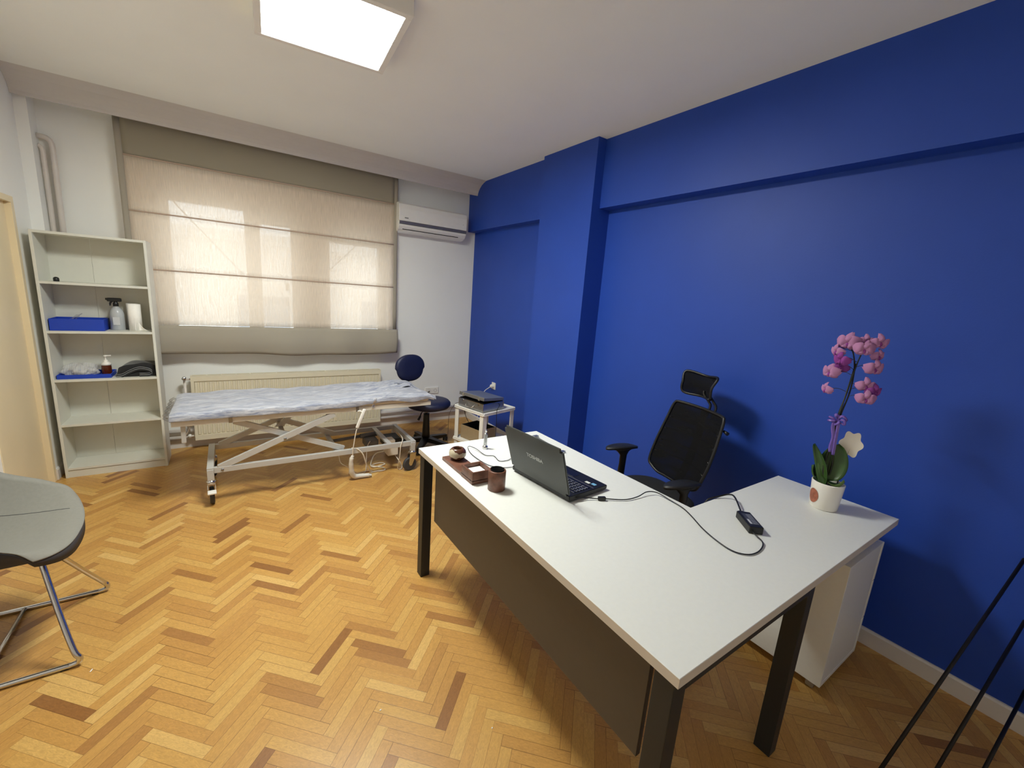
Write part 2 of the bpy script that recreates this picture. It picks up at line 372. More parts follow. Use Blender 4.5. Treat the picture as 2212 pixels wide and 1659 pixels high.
# floor: every oak block is a quad with its own uv
bm = NB(); uvb = bm.loops.layers.uv.new('block'); uvr = bm.loops.layers.uv.new('rnd')
LB = 0.25; WB = LB/6; R2 = math.sqrt(2)
X0, Y0 = -0.12, 0.0
def wpt(p, q): return Vector(((p-q)/R2+X0, (p+q)/R2+Y0, 0.0))
def addblock(p0, q0, lp, lq):
    cs = [(p0, q0), (p0+lp, q0), (p0+lp, q0+lq), (p0, q0+lq)]
    pts = [wpt(*c) for c in cs]
    if max(p.x for p in pts) < XL or min(p.x for p in pts) > XR or max(p.y for p in pts) < YB or min(p.y for p in pts) > YW: return
    f = bm.faces.new([bm.verts.new(p) for p in pts]); r = (random.random(), random.random())
    uv = [(0, 0), (6, 0), (6, 1), (0, 1)] if lp > lq else [(0, 0), (0, 1), (6, 1), (6, 0)]
    for l, t in zip(f.loops, uv): l[uvb].uv = t; l[uvr].uv = r
for j in range(-14, 15):
    for k in range(-140, 200):
        addblock(k*WB+2*LB*j, k*WB, LB, WB)
        addblock(k*WB-WB+2*LB*j, k*WB, WB, LB)
for co, no in (((XL-.09, 0, 0), (-1, 0, 0)), ((XR, 0, 0), (1, 0, 0)), ((0, YB, 0), (0, -1, 0)), ((0, YW, 0), (0, 1, 0))):
    bmesh.ops.bisect_plane(bm, geom=list(bm.verts)+list(bm.edges)+list(bm.faces), plane_co=co, plane_no=no, clear_outer=True)
struct('floor', bm, M_floor)
struct('ceiling', b1(XL-.1, XR+.1, YB-.1, YW+.25, ZC, ZC+.1), M_ceil)
# window wall with its opening
WX0, WX1, WZ0, WZ1 = -0.47, 1.50, 1.00, 2.40
bm = NB()
box(bm, XL-.1, WX0, YW, YW+.25, 0, ZC); box(bm, WX1, XR+.1, YW, YW+.25, 0, ZC)
box(bm, WX0, WX1, YW, YW+.25, 0, WZ0); box(bm, WX0, WX1, YW, YW+.25, WZ1, ZC)
struct('wall_back', bm, M_wall)
struct('wall_front', b1(XL-.1, XR+.1, YB-.1, YB, 0, ZC), M_wall)
# left wall with the door recess
DY0, DY1, DZ = 3.53, 4.235, 1.955
bm = NB()
box(bm, XL-.1, XL, YB, DY0, 0, ZC); box(bm, XL-.1, XL, DY1, YW, 0, ZC); box(bm, XL-.1, XL, DY0, DY1, DZ, ZC); box(bm, XL-.1, XL-.075, DY0, DY1, -.05, DZ)  # last box: unseen backing added behind the door to block outside light
struct('wall_left', bm, M_wall)
struct('trim_1', b1(XL, -1.062, 4.56, YW, 0, ZC), M_wall)          # boxed pipe chase in the corner
bm = NB(); box(bm, XL-.07, XL-.028, DY0+.003, DY1-.003, 0.004, DZ-.003, 0.003)
d = struct('door_1', bm, M_door)
bm = NB()
for y0, y1 in ((DY0-.038, DY0+.004), (DY1-.004, DY1+.038)): box(bm, XL-.05, XL+.005, y0, y1, 0, DZ-.004, 0.001, 1)
box(bm, XL-.05, XL+.005, DY0-.038, DY1+.038, DZ-.004, DZ+.034, 0.001, 1); struct('trim_2', bm, M_door)
# blue wall: lower plane, beams, column
struct('wall_right', b1(XR, XR+.12, YB-.1, YW+.25, 0, ZC), M_blue)
struct('trim_3', b1(2.475, XR+.02, YB, 2.567, 2.309, ZC), M_blue)
struct('trim_4', b1(2.391, XR+.02, 2.567, 3.231, 0, ZC), M_blue)
bm = NB(); box(bm, 2.54, XR+.02, 3.231, YW, 0, 2.305); box(bm, 2.445, XR+.02, 3.231, YW, 2.30, ZC); struct('trim_5', bm, M_blue)
# pelmet: curved cove board in front of the blind
prof = [(4.517, 2.677), (4.512, 2.70), (4.497, 2.725), (4.472, 2.75), (4.435, 2.775), (4.39, 2.793), (4.335, 2.8069), (4.56, 2.8069), (4.535, 2.74), (4.532, 2.677)]
bm = NB(); prism(bm, prof, 'x', XL+.001, 2.444); struct('trim_6', bm, M_trimw)
# baseboards
def skirt(name, pts):
    bm = NB()
    for (ax, a, b, x, s) in pts:
        pr = [(x, 0), (x+s*.014, 0), (x+s*.014, .075), (x+s*.008, .088), (x, .09)]
        prism(bm, pr, ax, a, b) if ax == 'y' else prism(bm, pr, 'x', a, b)
    return bm
bm = NB(); prism(bm, [(YW, 0), (YW-.014, 0), (YW-.014, .07), (YW-.008, .088), (YW, .09)], 'x', -1.062, 2.54); struct('baseboard_back', bm, M_trimw)
bm = NB()
prism(bm, [(XR, 0), (XR-.014, 0), (XR-.014, .075), (XR-.008, .084), (XR, .085)], 'y', YB, 2.567)
prism(bm, [(2.54, 0), (2.526, 0), (2.526, .075), (2.532, .084), (2.54, .085)], 'y', 3.231, YW)
prism(bm, [(2.391, 0), (2.377, 0), (2.377, .075), (2.383, .084), (2.391, .085)], 'y', 2.56, 3.24)
struct('baseboard_right', bm, M_trimw)
bm = NB()
prism(bm, [(XL, 0), (XL+.014, 0), (XL+.014, .075), (XL+.008, .084), (XL, .085)], 'y', YB, DY0-.038)
prism(bm, [(XL, 0), (XL+.014, 0), (XL+.014, .075), (XL+.008, .084), (XL, .085)], 'y', DY1+.038, 4.56)
struct('baseboard_left', bm, M_trimw)

# ------------------------------------------------------------------ window
panes = [(-0.365, 0.178, 2.175), (0.300, 0.754, 2.09), (0.914, 1.412, 2.0)]
YG = 4.85
bm = NB(); xs = [WX0] + [v for p in panes for v in p[:2]] + [WX1]
for i in range(0, len(xs), 2): box(bm, xs[i], xs[i+1], YG-.03, YG+.04, WZ0, WZ1, .004)
for a, b, t in panes:
    box(bm, a, b, YG-.03, YG+.04, 2.18, WZ1, .004); box(bm, a, b, YG-.03, YG+.04, WZ0, WZ0+.07, .004)
w = struct('window_1', bm, M_winframe)
for a, b, t in panes: obj('pane', b1(a-.004, b+.004, YG, YG+.006, WZ0+.066, 2.184), M_glass, w)
for a, b, t in panes[1:2]:
    bm = NB(); box(bm, a+.2, a+.23, YG-.045, YG-.03, 1.48, 1.56, .003); obj('window_handle', bm, M_whitep, w)
obj('window_sill', b1(WX0-.03, WX1+.03, YW-.03, YW+.12, WZ0-.02, WZ0, .004), M_trimw, w)
for a, b, t in panes:
    if t < 2.17:
        bm = NB(); z = 2.20
        while z > t: box(bm, a-.02, b+.02, YG+.05, YG+.062, max(t, z-.036), z, .002); z -= .038
        obj('roller_shutter', bm, M_shutter, w)
obj('mullion', b1(0.752, 0.56, YG-.028, YG+.038, WZ0+.06, 2.1, .003), M_winframe, w)

# ------------------------------------------------------------------ blind
def make_blind():
    t = thing('roman_blind', 'beige linen roman blind drawn down over the bright window', 'blind', (0.46, 4.6, 0.88))
    x0, x1 = -0.634, 1.55; h = 0.040
    def wav(x, z): return 0.004*math.sin(x*5+z*3)+0.003*math.sin(x*13-z*2)
    def sheet(name, a, b, z0, z1, y, m, amp=1.0, n=60, sag=0.0, drop=None):
        bm = NB()
        def fn(u, v):
            x = a+(b-a)*u; zz = z0+(z1-z0)*v
            if drop: zz += drop(x)*(1-v)
            return (x, y+amp*wav(x, zz)-sag*math.sin(PI*v), zz)
        solid_grid(bm, fn, lambda u, v: (0, .0012, 0), n, 10); return obj(name, bm, m, t)
    sheet('top_band', x0+h, x1-h, 2.437, 2.72, 4.597, M_blindtop, .4)
    for z0, z1 in ((2.035, 2.437), (1.592, 2.035), (1.14, 1.592)):
        sheet('cloth_panel', x0+h, x1-h, z0, z1, 4.6, M_blind, .6)
    bm = NB()
    sheet('bottom_fold', x0+.008, x1, 0.885, 1.14, 4.566, M_blindhem, 3.2, 90, 0.022, lambda x: 0.015*math.sin((x-x0)*2.6+.6)+.004*math.sin(x*9)-.004)
    sheet('back_fold', x0+.01, x1-.01, 0.90, 1.12, 4.605, M_blindhem, 1.0)
    for z0, z1, s in ((1.14, 2.72, -1),):
        sheet('side_hem', x0, x0+h, z0, z1, 4.598, M_blindhem, .6, 4)
        sheet('side_hem', x1-h, x1, z0, z1, 4.598, M_blindhem, .6, 4)
    for z in (2.437, 2.035, 1.592):
        bm = NB(); tube(bm, [(x0+h+(x1-x0-2*h)*i/24, 4.595+.6*wav(x0+h+(x1-x0-2*h)*i/24, z), z) for i in range(25)], .0055, 8)
        obj('rod_pocket', bm, mat('seam_tape', (184, 160, 142), .8), t)
    bm = NB(); box(bm, x0, x1, 4.60, 4.62, 2.70, 2.75, .003); obj('head_rail', bm, M_winframe, t)
make_blind()

# ------------------------------------------------------------------ ceiling lamp
LZ = 2.745
ang = math.atan2(2.622-2.664, .755-.204)
Lc = Vector(((.204+.728)/2, (2.664+2.073)/2, 0))
RM = Matrix.Translation(Lc) @ Matrix.Rotation(ang, 4, 'Z')
lamp = thing('ceiling_light', 'square white LED panel light glowing on the ceiling', 'ceiling light', (Lc.x, Lc.y, LZ))
bm = NB(); o_, i_ = .305, .273
for a in ((-o_, o_, -o_, -i_), (-o_, o_, i_, o_), (-o_, -i_, -i_, i_), (i_, o_, -i_, i_)):
    box(bm, a[0], a[1], a[2], a[3], LZ-.004, ZC-.001, .002, 1, RM)
obj('frame', bm, M_whitep, lamp)
bm = NB(); box(bm, -i_, i_, -i_, i_, LZ, LZ+.006, 0, 1, RM); obj('diffuser', bm, M_lamp, lamp)

# ------------------------------------------------------------------ bookcase
def bookcase():
    x0, x1, y0, y1, H = -1.079, -.476, 4.278, 4.535, 1.797; t = .017
    b = thing('bookcase', 'tall white open bookcase standing beside the door', 'bookcase', ((x0+x1)/2, y0, 0))
    obj('side_panel', b1(x0, x0+t, y0, y1, 0, H, .001, 1), M_shelfw, b)
    obj('side_panel', b1(x1-t, x1, y0, y1, 0, H, .001, 1), M_shelfw, b)
    obj('top_panel', b1(x0+t, x1-t, y0, y1, H-t, H), M_shelfw, b)
    bm = NB(); xm = -.83
    box(bm, x0+t, xm-.0008, y1-.004, y1, .05, H-t); box(bm, xm+.0008, x1-t, y1-.004, y1, .05, H-t)
    obj('back_panel', bm, M_shelfw, b)
    for z in (1.458, 1.113, .757, .417, .075): obj('shelf', b1(x0+t, x1-t, y0+.002, y1-.005, z-.016, z), M_shelfw, b)
    obj('plinth', b1(x0+t, x1-t, y0+.008, y0+.024, 0, .055), M_shelfw, b)
bookcase()
# things on the bookcase
bm = NB(); lathe(bm, [(.0, 0), (.015, 0), (.016, .004), (.016, .02), (.013, .027), (.006, .031), (0, .032)], (-1.005, 4.40, 1.458), 24)
single('bottle_cap', bm, M_blackp, 'small black cap alone on the top shelf of the bookcase', 'cap', (-1.005, 4.40, 1.458))
def tray(name, x0, x1, y0, y1, z, h, t, label, cat):
    bm = NB(); box(bm, x0, x1, y0, y1, z, z+t)
    for a in ((x0, x1, y0, y0+t), (x0, x1, y1-t, y1), (x0, x0+t, y0+t, y1-t), (x1-t, x1, y0+t, y1-t)): box(bm, a[0], a[1], a[2], a[3], z+t*.5, z+h, .0008, 1)
    return single(name, bm, M_binblue, label, cat, ((x0+x1)/2, (y0+y1)/2, z))
tray('storage_box', -1.055, -.768, 4.318, 4.50, 1.113, .085, .004, 'deep blue rectangular box on the second shelf beside the spray bottle', 'box')
tray('tray', -1.056, -.762, 4.312, 4.515, .757, .03, .004, 'shallow blue tray on the middle shelf holding a plastic bag', 'tray')
bm = NB(); tube(bm, [(-.99, 4.44, 1.12), (-.97, 4.43, 1.165), (-.935, 4.43, 1.205), (-.90, 4.42, 1.232)], [.022, .02, .012, .004], 10, 4)
single('glass_dropper', bm, M_plasticfilm, 'clear plastic piece sticking out of the deep blue box', 'plastic wrap', (-.95, 4.43, 1.12))
def spray():
    c = (-.708, 4.43, 1.113)
    t = thing('spray_bottle', 'grey translucent spray bottle with black trigger head', 'spray bottle', c)
    bm = NB(); lathe(bm, [(0, 0), (.040, 0), (.043, .004), (.043, .115), (.041, .135), (.034, .155), (.020, .172), (.014, .178), (.014, .186), (0, .186)], c, 32)
    obj('bottle', bm, mat('grey_translucent', (176, 180, 184), .3), t)
    bm = NB(); c2 = (c[0], c[1], c[2]+.182)
    lathe(bm, [(.017, 0), (.017, .022), (.012, .028), (.012, .035)], c2, 20)
    box(bm, c[0]-.048, c[0]+.036, c[1]-.012, c[1]+.012, c[2]+.216, c[2]+.244, .006)
    box(bm, c[0]-.056, c[0]-.046, c[1]-.007, c[1]+.007, c[2]+.226, c[2]+.242, .002)
    tube(bm, [(c[0]-.018, c[1], c[2]+.222), (c[0]-.030, c[1], c[2]+.205), (c[0]-.033, c[1], c[2]+.185)], [.007, .006, .004], 8, 3)
    obj('trigger_head', bm, M_blackp, t)
    bm = NB(); box(bm, c[0]-.02, c[0]+.02, c[1]-.0455, c[1]-.042, c[2]+.04, c[2]+.10, .001); obj('paper_label', bm, mat('pale_label', (198, 200, 202), .5), t)
spray()
def roll(x, y, r, h, label):
    bm = NB(); lathe(bm, [(.019, 0), (r, 0), (r, h), (.019, h), (.019, 0)], (x, y, 1.113), 32)
    return single('paper_roll', bm, M_tissue, label, 'paper roll', (x, y, 1.113), None)
roll(-.600, 4.40, .040, .205, 'white paper roll with a loose sheet, right end of the second shelf')
roll(-.622, 4.485, .036, .205, 'white paper roll mostly hidden behind the front roll')
bm = NB(); solid_grid(bm, lambda u, v: (-.600+.065*u+.03*u*(1-v)**2, 4.358+.01*math.sin(u*5), 1.114+(.10*(1-u)**1.5+.012)*v), lambda u, v: (0, .001, 0), 14, 8)
single('loose_paper_sheet', bm, M_tissue, 'loose end of white paper spreading in front of the paper roll', 'paper', (-.58, 4.36, 1.113))
def soap():
    c = (-.803, 4.42, .7612)
    t = thing('soap_dispenser', 'brown liquid soap bottle with white pump on the middle shelf', 'soap dispenser', c)
    bm = NB(); lathe(bm, [(0, 0), (.028, 0), (.030, .004), (.030, .07), (.028, .082), (.016, .094), (0, .094)], c, 28); obj('bottle', bm, mat('amber_soap', (84, 34, 16), .15), t)
    bm = NB(); lathe(bm, [(.031, .078), (.030, .09), (.018, .102), (.013, .106), (.013, .118), (.005, .12), (.005, .142), (.011, .144), (.011, .154), (0, .156)], c, 20)
    box(bm, c[0]-.002, c[0]+.034, c[1]-.005, c[1]+.005, c[2]+.146, c[2]+.155, .002); obj('pump', bm, M_whitep, t)
soap()
bm = NB()
def bagfn(u, v):
    a = 2*PI*u; r = math.sin(PI*v)**.6 if 0 < v < 1 else 0
    k = 1+.16*math.sin(5*a+7*v)+.1*math.sin(11*a-9*v)
    return (-.945+.092*math.cos(a)*r*k, 4.41+.07*math.sin(a)*r*k, .762+.085*(1-math.cos(PI*v))/2*(1+.18*math.sin(3*a)))
grid(bm, bagfn, 49, 18); bmesh.ops.remove_doubles(bm, verts=bm.verts, dist=.0005)
bag = single('plastic_bag', bm, M_bag, 'crumpled clear plastic bag of white items on the shallow tray', 'bag', (-.945, 4.41, .762))
random.seed(3)
bm = NB()
for i in range(38):
    a = random.random()*2*PI; r = .062*math.sqrt(random.random()); x, y, z = -.94+r*math.cos(a)*1.1, 4.405+r*math.sin(a)*.75, .770+random.random()*.032
    m_ = Matrix.Translation((x, y, z)) @ Matrix.Rotation(random.random()*PI, 4, 'Z') @ Matrix.Rotation(random.uniform(-.5, .5), 4, 'X')
    box(bm, -.016, .016, -.006, .006, -.004, .004, .003, 2, m_)
o_ = obj('bag_filling', bm, M_whitep, bag); o_['kind'] = 'stuff'
# folded towel
def towel():
    t = thing('folded_towel', 'black folded towel with grey edge on the middle shelf', 'towel', (-.62, 4.38, .757))
    def loop(off, y0, y1, m, name, r):
        bm = NB(); pts = [(-.735, .766), (-.70, .772), (-.655, .80), (-.60, .822), (-.545, .812), (-.522, .79), (-.545, .773), (-.60, .772)]
        P = [(p[0], y0, p[1]+off) for p in pts]
        A = catmull(P, 6)
        solid_grid(bm, lambda u, v: Vector((A[min(len(A)-1, int(u*(len(A)-1)+.5))].x, y0+(y1-y0)*v, A[min(len(A)-1, int(u*(len(A)-1)+.5))].z)), lambda u, v: (0, 0, -r), len(A), 6)
        return obj(name, bm, m, t)
    bm = NB()
    def f2(u, v):
        x = -.738+.236*u; top = .757+.105*math.sin(PI*min(1, u*.62+.12))**.7*(1 if u > .06 else u/.06)
        return (x, 4.33+.16*v, max(.76, top+.006*math.sin(9*u+5*v)))
    solid_grid(bm, f2, lambda u, v: (0, 0, -(f2(u, v)[2]-.758)), 30, 8); obj('folded_cloth', bm, M_blacktowel, t)
    loop(0, 4.318, 4.33, M_greyhem, 'hem_fold', .005); loop(-.012, 4.316, 4.33, M_blacktowel, 'inner_fold', .004); loop(.012, 4.320, 4.33, M_greyhem, 'hem_fold', .004)
towel()

# ------------------------------------------------------------------ air conditioner
def aircon():
    x0, x1 = 1.535, 2.325
    t = thing('air_conditioner', 'white split air conditioner mounted on the wall right of the blind', 'air conditioner', ((x0+x1)/2, YW, 2.17))
    pf = [(YW, 2.18), (4.66, 2.168), (4.60, 2.175), (4.555, 2.195), (4.53, 2.225), (4.525, 2.245), (4.535, 2.25), (4.535, 2.275), (4.515, 2.28), (4.510, 2.33), (4.512, 2.40), (4.525, 2.445), (4.55, 2.462), (4.60, 2.468), (YW, 2.468)]
    bm = NB(); prism(bm, pf, 'x', x0, x1)
    bmesh.ops.bevel(bm, geom=[e for e in bm.edges if abs(e.verts[0].co.x-e.verts[1].co.x) < 1e-6], offset=.006, segments=2, affect='EDGES')
    obj('casing', bm, M_whitep, t)
    obj('trim_strip', b1(x0+.012, x1-.004, 4.520, 4.536, 2.250, 2.276), M_grille, t)
    bm = NB(); prism(bm, [(4.5465, 2.201), (4.552, 2.196), (4.556, 2.199), (4.5505, 2.205)], 'x', x0+.05, x1-.09); obj('air_slot_shade', bm, M_dark, t)  # solid dark strip on the casing, the slot's shade put in as colour
    bm = NB(); box(bm, x0+.06, x0+.098, 4.506, 4.511, 2.305, 2.313); 
    obj('brand_mark', bm, mat('mark_grey', (110, 108, 106), .5), t)
    bm = NB(); lathe(bm, [(.003, 0), (.003, .003)], (x1-.05, 4.512, 2.335), 12, axis=Matrix.Rotation(PI/2, 4, 'X')); obj('indicator', bm, M_grille, t)
aircon()

# ------------------------------------------------------------------ heating pipes, radiator
bm = NB(); tube(bm, [(-1.062, 4.672, 2.470), (-1.038, 4.672, 2.470), (-1.016, 4.672, 2.465), (-.998, 4.672, 2.451), (-.990, 4.672, 2.430), (-.988, 4.672, 2.405), (-1.0, 4.672, .165)], .0175, 16)
single('heating_pipe', bm, M_pipe, 'outer white heating pipe bending down above the bookcase', 'pipe', (-1.0, 4.66, .16))
bm = NB(); tube(bm, [(-1.0615, 4.672, 2.405), (-1.054, 4.672, 2.402), (-1.046, 4.672, 2.394), (-1.042, 4.672, 2.380), (-1.041, 4.672, 2.36), (-1.046, 4.672, .13)], .0150, 16)
single('heating_pipe', bm, M_pipe, 'inner white heating pipe nearest the corner above the bookcase', 'pipe', (-1.043, 4.675, .13))
bm = NB(); tube(bm, [(-.978, 4.66, .172), (2.535, 4.66, .170)], .0185, 14)
for x in (-.36, 1.5, 2.2): box(bm, x-.006, x+.006, 4.65, YW, .165, .178)
single('heating_pipe', bm, M_pipe, 'upper horizontal white pipe along the window wall above floor', 'pipe', (.8, 4.66, .15))
bm = NB(); tube(bm, [(-1.02, 4.66, .112), (2.535, 4.66, .109)], .0165, 14)
for x in (-.36, 1.5, 2.2): box(bm, x-.006, x+.006, 4.65, YW, .105, .116)
single('heating_pipe', bm, M_pipe, 'lower horizontal white pipe just above the window wall baseboard', 'pipe', (.8, 4.66, .09))
def radiator():
    x0, x1, yf, yb, z0, z1 = -.300, 1.378, 4.585, 4.655, .20, .693
    z0 = .093
    yb = 4.635
    t = thing('radiator', 'long cream ribbed panel radiator below the window', 'radiator', ((x0+x1)/2, yf, z0))
    # ribbed front: alternating flats and channels inside a plain border
    bm = NB(); n = 46; e = .022; w = (x1-x0-2*e)/n; zt, zb = z1-.05, z0+.05
    box(bm, x0, x1, yf, yf+.012, zt, z1-.004, .002); box(bm, x0, x1, yf, yf+.012, z0, zb, .002)
    box(bm, x0, x0+e, yf, yf+.012, zb-.002, zt+.002); box(bm, x1-e, x1, yf, yf+.012, zb-.002, zt+.002)
    for i in range(n):
        a = x0+e+i*w
        prism(bm, [(a, yf+.011), (a+w*.13, yf+.001), (a+w*.66, yf+.001), (a+w*.79, yf+.011), (a+w*.79, yf+.013), (a, yf+.013)], 'z', zb+.008, zt-.008)
    box(bm, x0+e, x1-e, yf+.010, yf+.013, zb-.002, zt+.002)
    obj('front_panel', bm, M_radi, t)
    obj('back_panel', b1(x0, x1, yb-.004, yb, z0, z1), M_radi, t)
    obj('side_cover', b1(x0-.002, x0+.001, yf, yb, z0+.0, z1, .0005, 1), M_radi, t); obj('side_cover', b1(x1-.001, x1+.002, yf, yb, z0, z1, .0005, 1), M_radi, t)
    bm = NB(); box(bm, x0, x1, yf, yf+.007, z1-.003, z1+.003); box(bm, x0, x1, yb-.007, yb, z1-.003, z1+.003)
    k = 15
    for i in range(k+1):
        a = x0+(x1-x0-.012)*i/k; box(bm, a, a+.012, yf+.007, yb-.007, z1-.002, z1+.002)
    obj('top_grille', bm, M_radi, t)
    obj('convector', b1(x0+.01, x1-.01, yf+.02, yb-.01, z0+.02, z1-.02), mat('convector_grey', (150, 146, 134), .6), t)
    bm = NB(); tube(bm, [(x0-.045, 4.62, .672), (x0-.045, 4.62, .17)], .011, 12)
    tube(bm, [(x0-.045, 4.62, .66), (x0+.0, 4.62, .66)], .009, 12); obj('supply_pipe', bm, M_pipe, t)
    bm = NB(); lathe(bm, [(.013, 0), (.016, .004), (.016, .03), (.012, .036), (0, .036)], (x0-.045, 4.605, .675), 20, axis=Matrix.Rotation(PI/2, 4, 'X')); obj('valve', bm, M_chrome, t)
    bm = NB(); lathe(bm, [(.012, 0), (.015, .004), (.015, .028), (0, .03)], (x0-.04, 4.63, .135), 20, axis=Matrix.Rotation(PI/2, 4, 'X')); obj('valve', bm, M_whitep, t)
    bm = NB(); tube(bm, [(x0-.04, 4.62, .13), (x0-.0, 4.62, .13)], .009, 10); obj('return_pipe', bm, M_pipe, t)
radiator()

# ------------------------------------------------------------------ treatment table
def treat():
    x0, x1 = -.165, 1.325; yn, yf = 3.375, 3.90; zt = .274
    t = thing('treatment_table', 'height adjustable treatment table on castors below the window', 'treatment table', (.58, 3.62, 0))
    B = .04
    obj('side_rail', b1(x0+.03, x1-.02, yn, yn+.03, zt-B, zt, .002), M_greymetal, t)
    obj('side_rail', b1(x0+.03, x1-.02, yf-.03, yf, zt-B, zt, .002), M_greymetal, t)
    obj('end_rail', b1(x0-.01, x0+.03, yn-.005, yf+.005, zt-B, zt+.003, .002), M_greymetal, t)
    obj('end_rail', b1(x1-.03, x1+.005, yn-.005, yf+.005, zt-B, zt+.003, .002), M_greymetal, t)
    obj('cross_rail', b1(1.085, 1.125, yn+.03, yf-.03, zt-.02, zt-.002, .002), M_greymetal, t)
    obj('cross_rail', b1(.665, .70, yn+.03, yf-.03, zt-.03, zt-.008, .002), M_greymetal, t)
    # corner posts
    for x in (x0+.01, x1-.02):
        for y in (yn+.01, yf-.01): obj('corner_post', b1(x-.02, x+.02, y-.018, y+.02, .185, zt-.01, .003), M_greymetal, t)
    # castors
    def castor(x, y, a, brake=False):
        bm = NB(); lathe(bm, [(.018, 0), (.03, .006), (.03, .012), (.022, .018), (.018, .024)], (x, y, .165), 20)
        c = obj('castor', bm, M_chrome, t)
        R_ = Matrix.Translation((x, y, 0)) @ Matrix.Rotation(a, 4, 'Z')
        bm = NB()
        for s in (-1, 1):
            vs = prism(bm, [(-.028, .17), (.028, .17), (.040, .075), (.030, .052), (.012, .052), (-.018, .12)], 'y', s*.022-.0015, s*.022+.0015)
        box(bm, -.028, .028, -.0235, .0235, .160, .170, .002)
        for v in bm.verts: v.co = R_ @ v.co
        obj('fork', bm, M_chrome, c)
        bm = NB(); wm = R_ @ Matrix.Translation((.024, -.0145, .062)) @ Matrix.Rotation(-PI/2, 4, 'X')
        lathe(bm, [(.012, 0), (.045, .002), (.055, .0), (.0615, .006), (.062, .0145), (.0615, .023), (.055, .029), (.045, .027), (.012, .029)], (0, 0, 0), 36)
        for v in bm.verts: v.co = wm @ v.co
        obj('wheel', bm, mat('grey_tyre', (58, 58, 60), .6), c)
        if brake:
            bm = NB(); box(bm, -.07, -.015, -.026, .026, .100, .116, .006)
            for v in bm.verts: v.co = R_ @ v.co
            obj('brake_pedal', bm, M_whitep, c)
    castor(x0+.01, yn+.012, PI*.515, True); castor(x1-.02, yn+.012, PI*1.0+.1); castor(x0+.01, yf-.01, PI*.6, False); castor(x1-.02, yf-.01, PI*.9)
    # scissor arms, near and far pair
    def bar(a, b, y, w, th, name='scissor_arm', m=None):
        a, b = Vector(a), Vector(b); d = (b-a).normalized(); n_ = Vector((-d.y, d.x))*w/2
        pts = [(a+n_)[:], (b+n_)[:], (b-n_)[:], (a-n_)[:]]
        bm = NB(); prism(bm, pts, 'y', y, y+th); return obj(name, bm, m or M_greymetal, t)
    zt2 = .583
    bar((-.105, .268), (.660, zt2), yn+.002, .040, .024)
    bar((.0, zt2), (.735, .272), yn+.05, .040, .024)
    bar((-.105, .268), (.660, zt2), yf-.026, .040, .024)
    bar((.0, zt2), (.735, .272), yf-.074, .040, .024)
    obj('torsion_bar', b1(.62, .655, yn+.02, yf-.02, .545, .578, .002), M_greymetal, t)
    obj('torsion_bar', b1(.02, .055, yn+.07, yf-.07, .545, .575, .002), M_greymetal, t)
    obj('torsion_bar', b1(.295, .325, yn+.026, yf-.026, .405, .435, .002), M_greymetal, t)
    bm = NB(); prism(bm, [(.27, .44), (.33, .44), (.44, .565), (.40, .565)], 'y', 3.66, 3.685); obj('lift_lever', bm, M_greymetal, t)
    for p, yy in (((.31, .429), yn+.001), ((-.085, .254), yn-.001)):
        bm = NB(); lathe(bm, [(0, 0), (.009, 0), (.009, .004), (.005, .006), (0, .006)], (p[0], yy, p[1]), 14, axis=Matrix.Rotation(PI/2, 4, 'X')); obj('pivot_bolt', bm, M_steel, t)
    # actuator
    bm = NB(); tube(bm, [(.69, 3.76, .225), (.98, 3.76, .245)], .014, 12); tube(bm, [(.95, 3.76, .243), (1.10, 3.76, .25)], .022, 12)
    box(bm, .97, 1.08, 3.63, 3.78, .165, .235, .012); obj('actuator', bm, mat('actuator_grey', (96, 96, 98), .5), t)
    bm = NB(); box(bm, 1.13, 1.225, 3.52, 3.66, .105, .185, .008); box(bm, 1.15, 1.2, 3.54, 3.64, .185, zt-.03); obj('control_box', bm, M_cable, t)
    bm = NB(); box(bm, 1.14, 1.29, 3.62, 3.80, .145, .225, .01); obj('battery_box', bm, M_blackp, t)
    # upper frame
    obj('top_frame', None or (lambda bm: (box(bm, -.343, 1.462, 3.375, 3.40, .592, .630, .002), box(bm, -.343, 1.462, 3.935, 3.96, .592, .630, .002),
        box(bm, -.343, -.32, 3.40, 3.935, .592, .630, .002), box(bm, 1.44, 1.462, 3.40, 3.935, .592, .630, .002),
        box(bm, -.32, 1.44, 3.40, 3.935, .618, .630), bm)[-1])(NB()), M_cream, t)
    for x in (-.03, .82):
        obj('frame_clip', b1(x, x+.022, 3.369, 3.377, .590, .628, .001), M_steel, t)
    bm = NB(); box(bm, -.298, -.272, 3.40, 3.41, .47, .60, .002); tube(bm, [(-.285, 3.405, .50), (-.235, 3.405, .594)], .004, 8)
    lathe(bm, [(.012, 0), (.012, .008)], (-.285, 3.41, .478), 14, axis=Matrix.Rotation(PI/2, 4, 'X')); obj('hinge_bracket', bm, M_greymetal, t)
    # mattress with a face hole
    bm = NB(); box(bm, -.335, 1.44, 3.372, 3.965, .630, .672, .014, 3); smooth_bm(bm); obj('mattress', bm, mat('cream_vinyl', (222, 214, 196), .4), t)
treat()
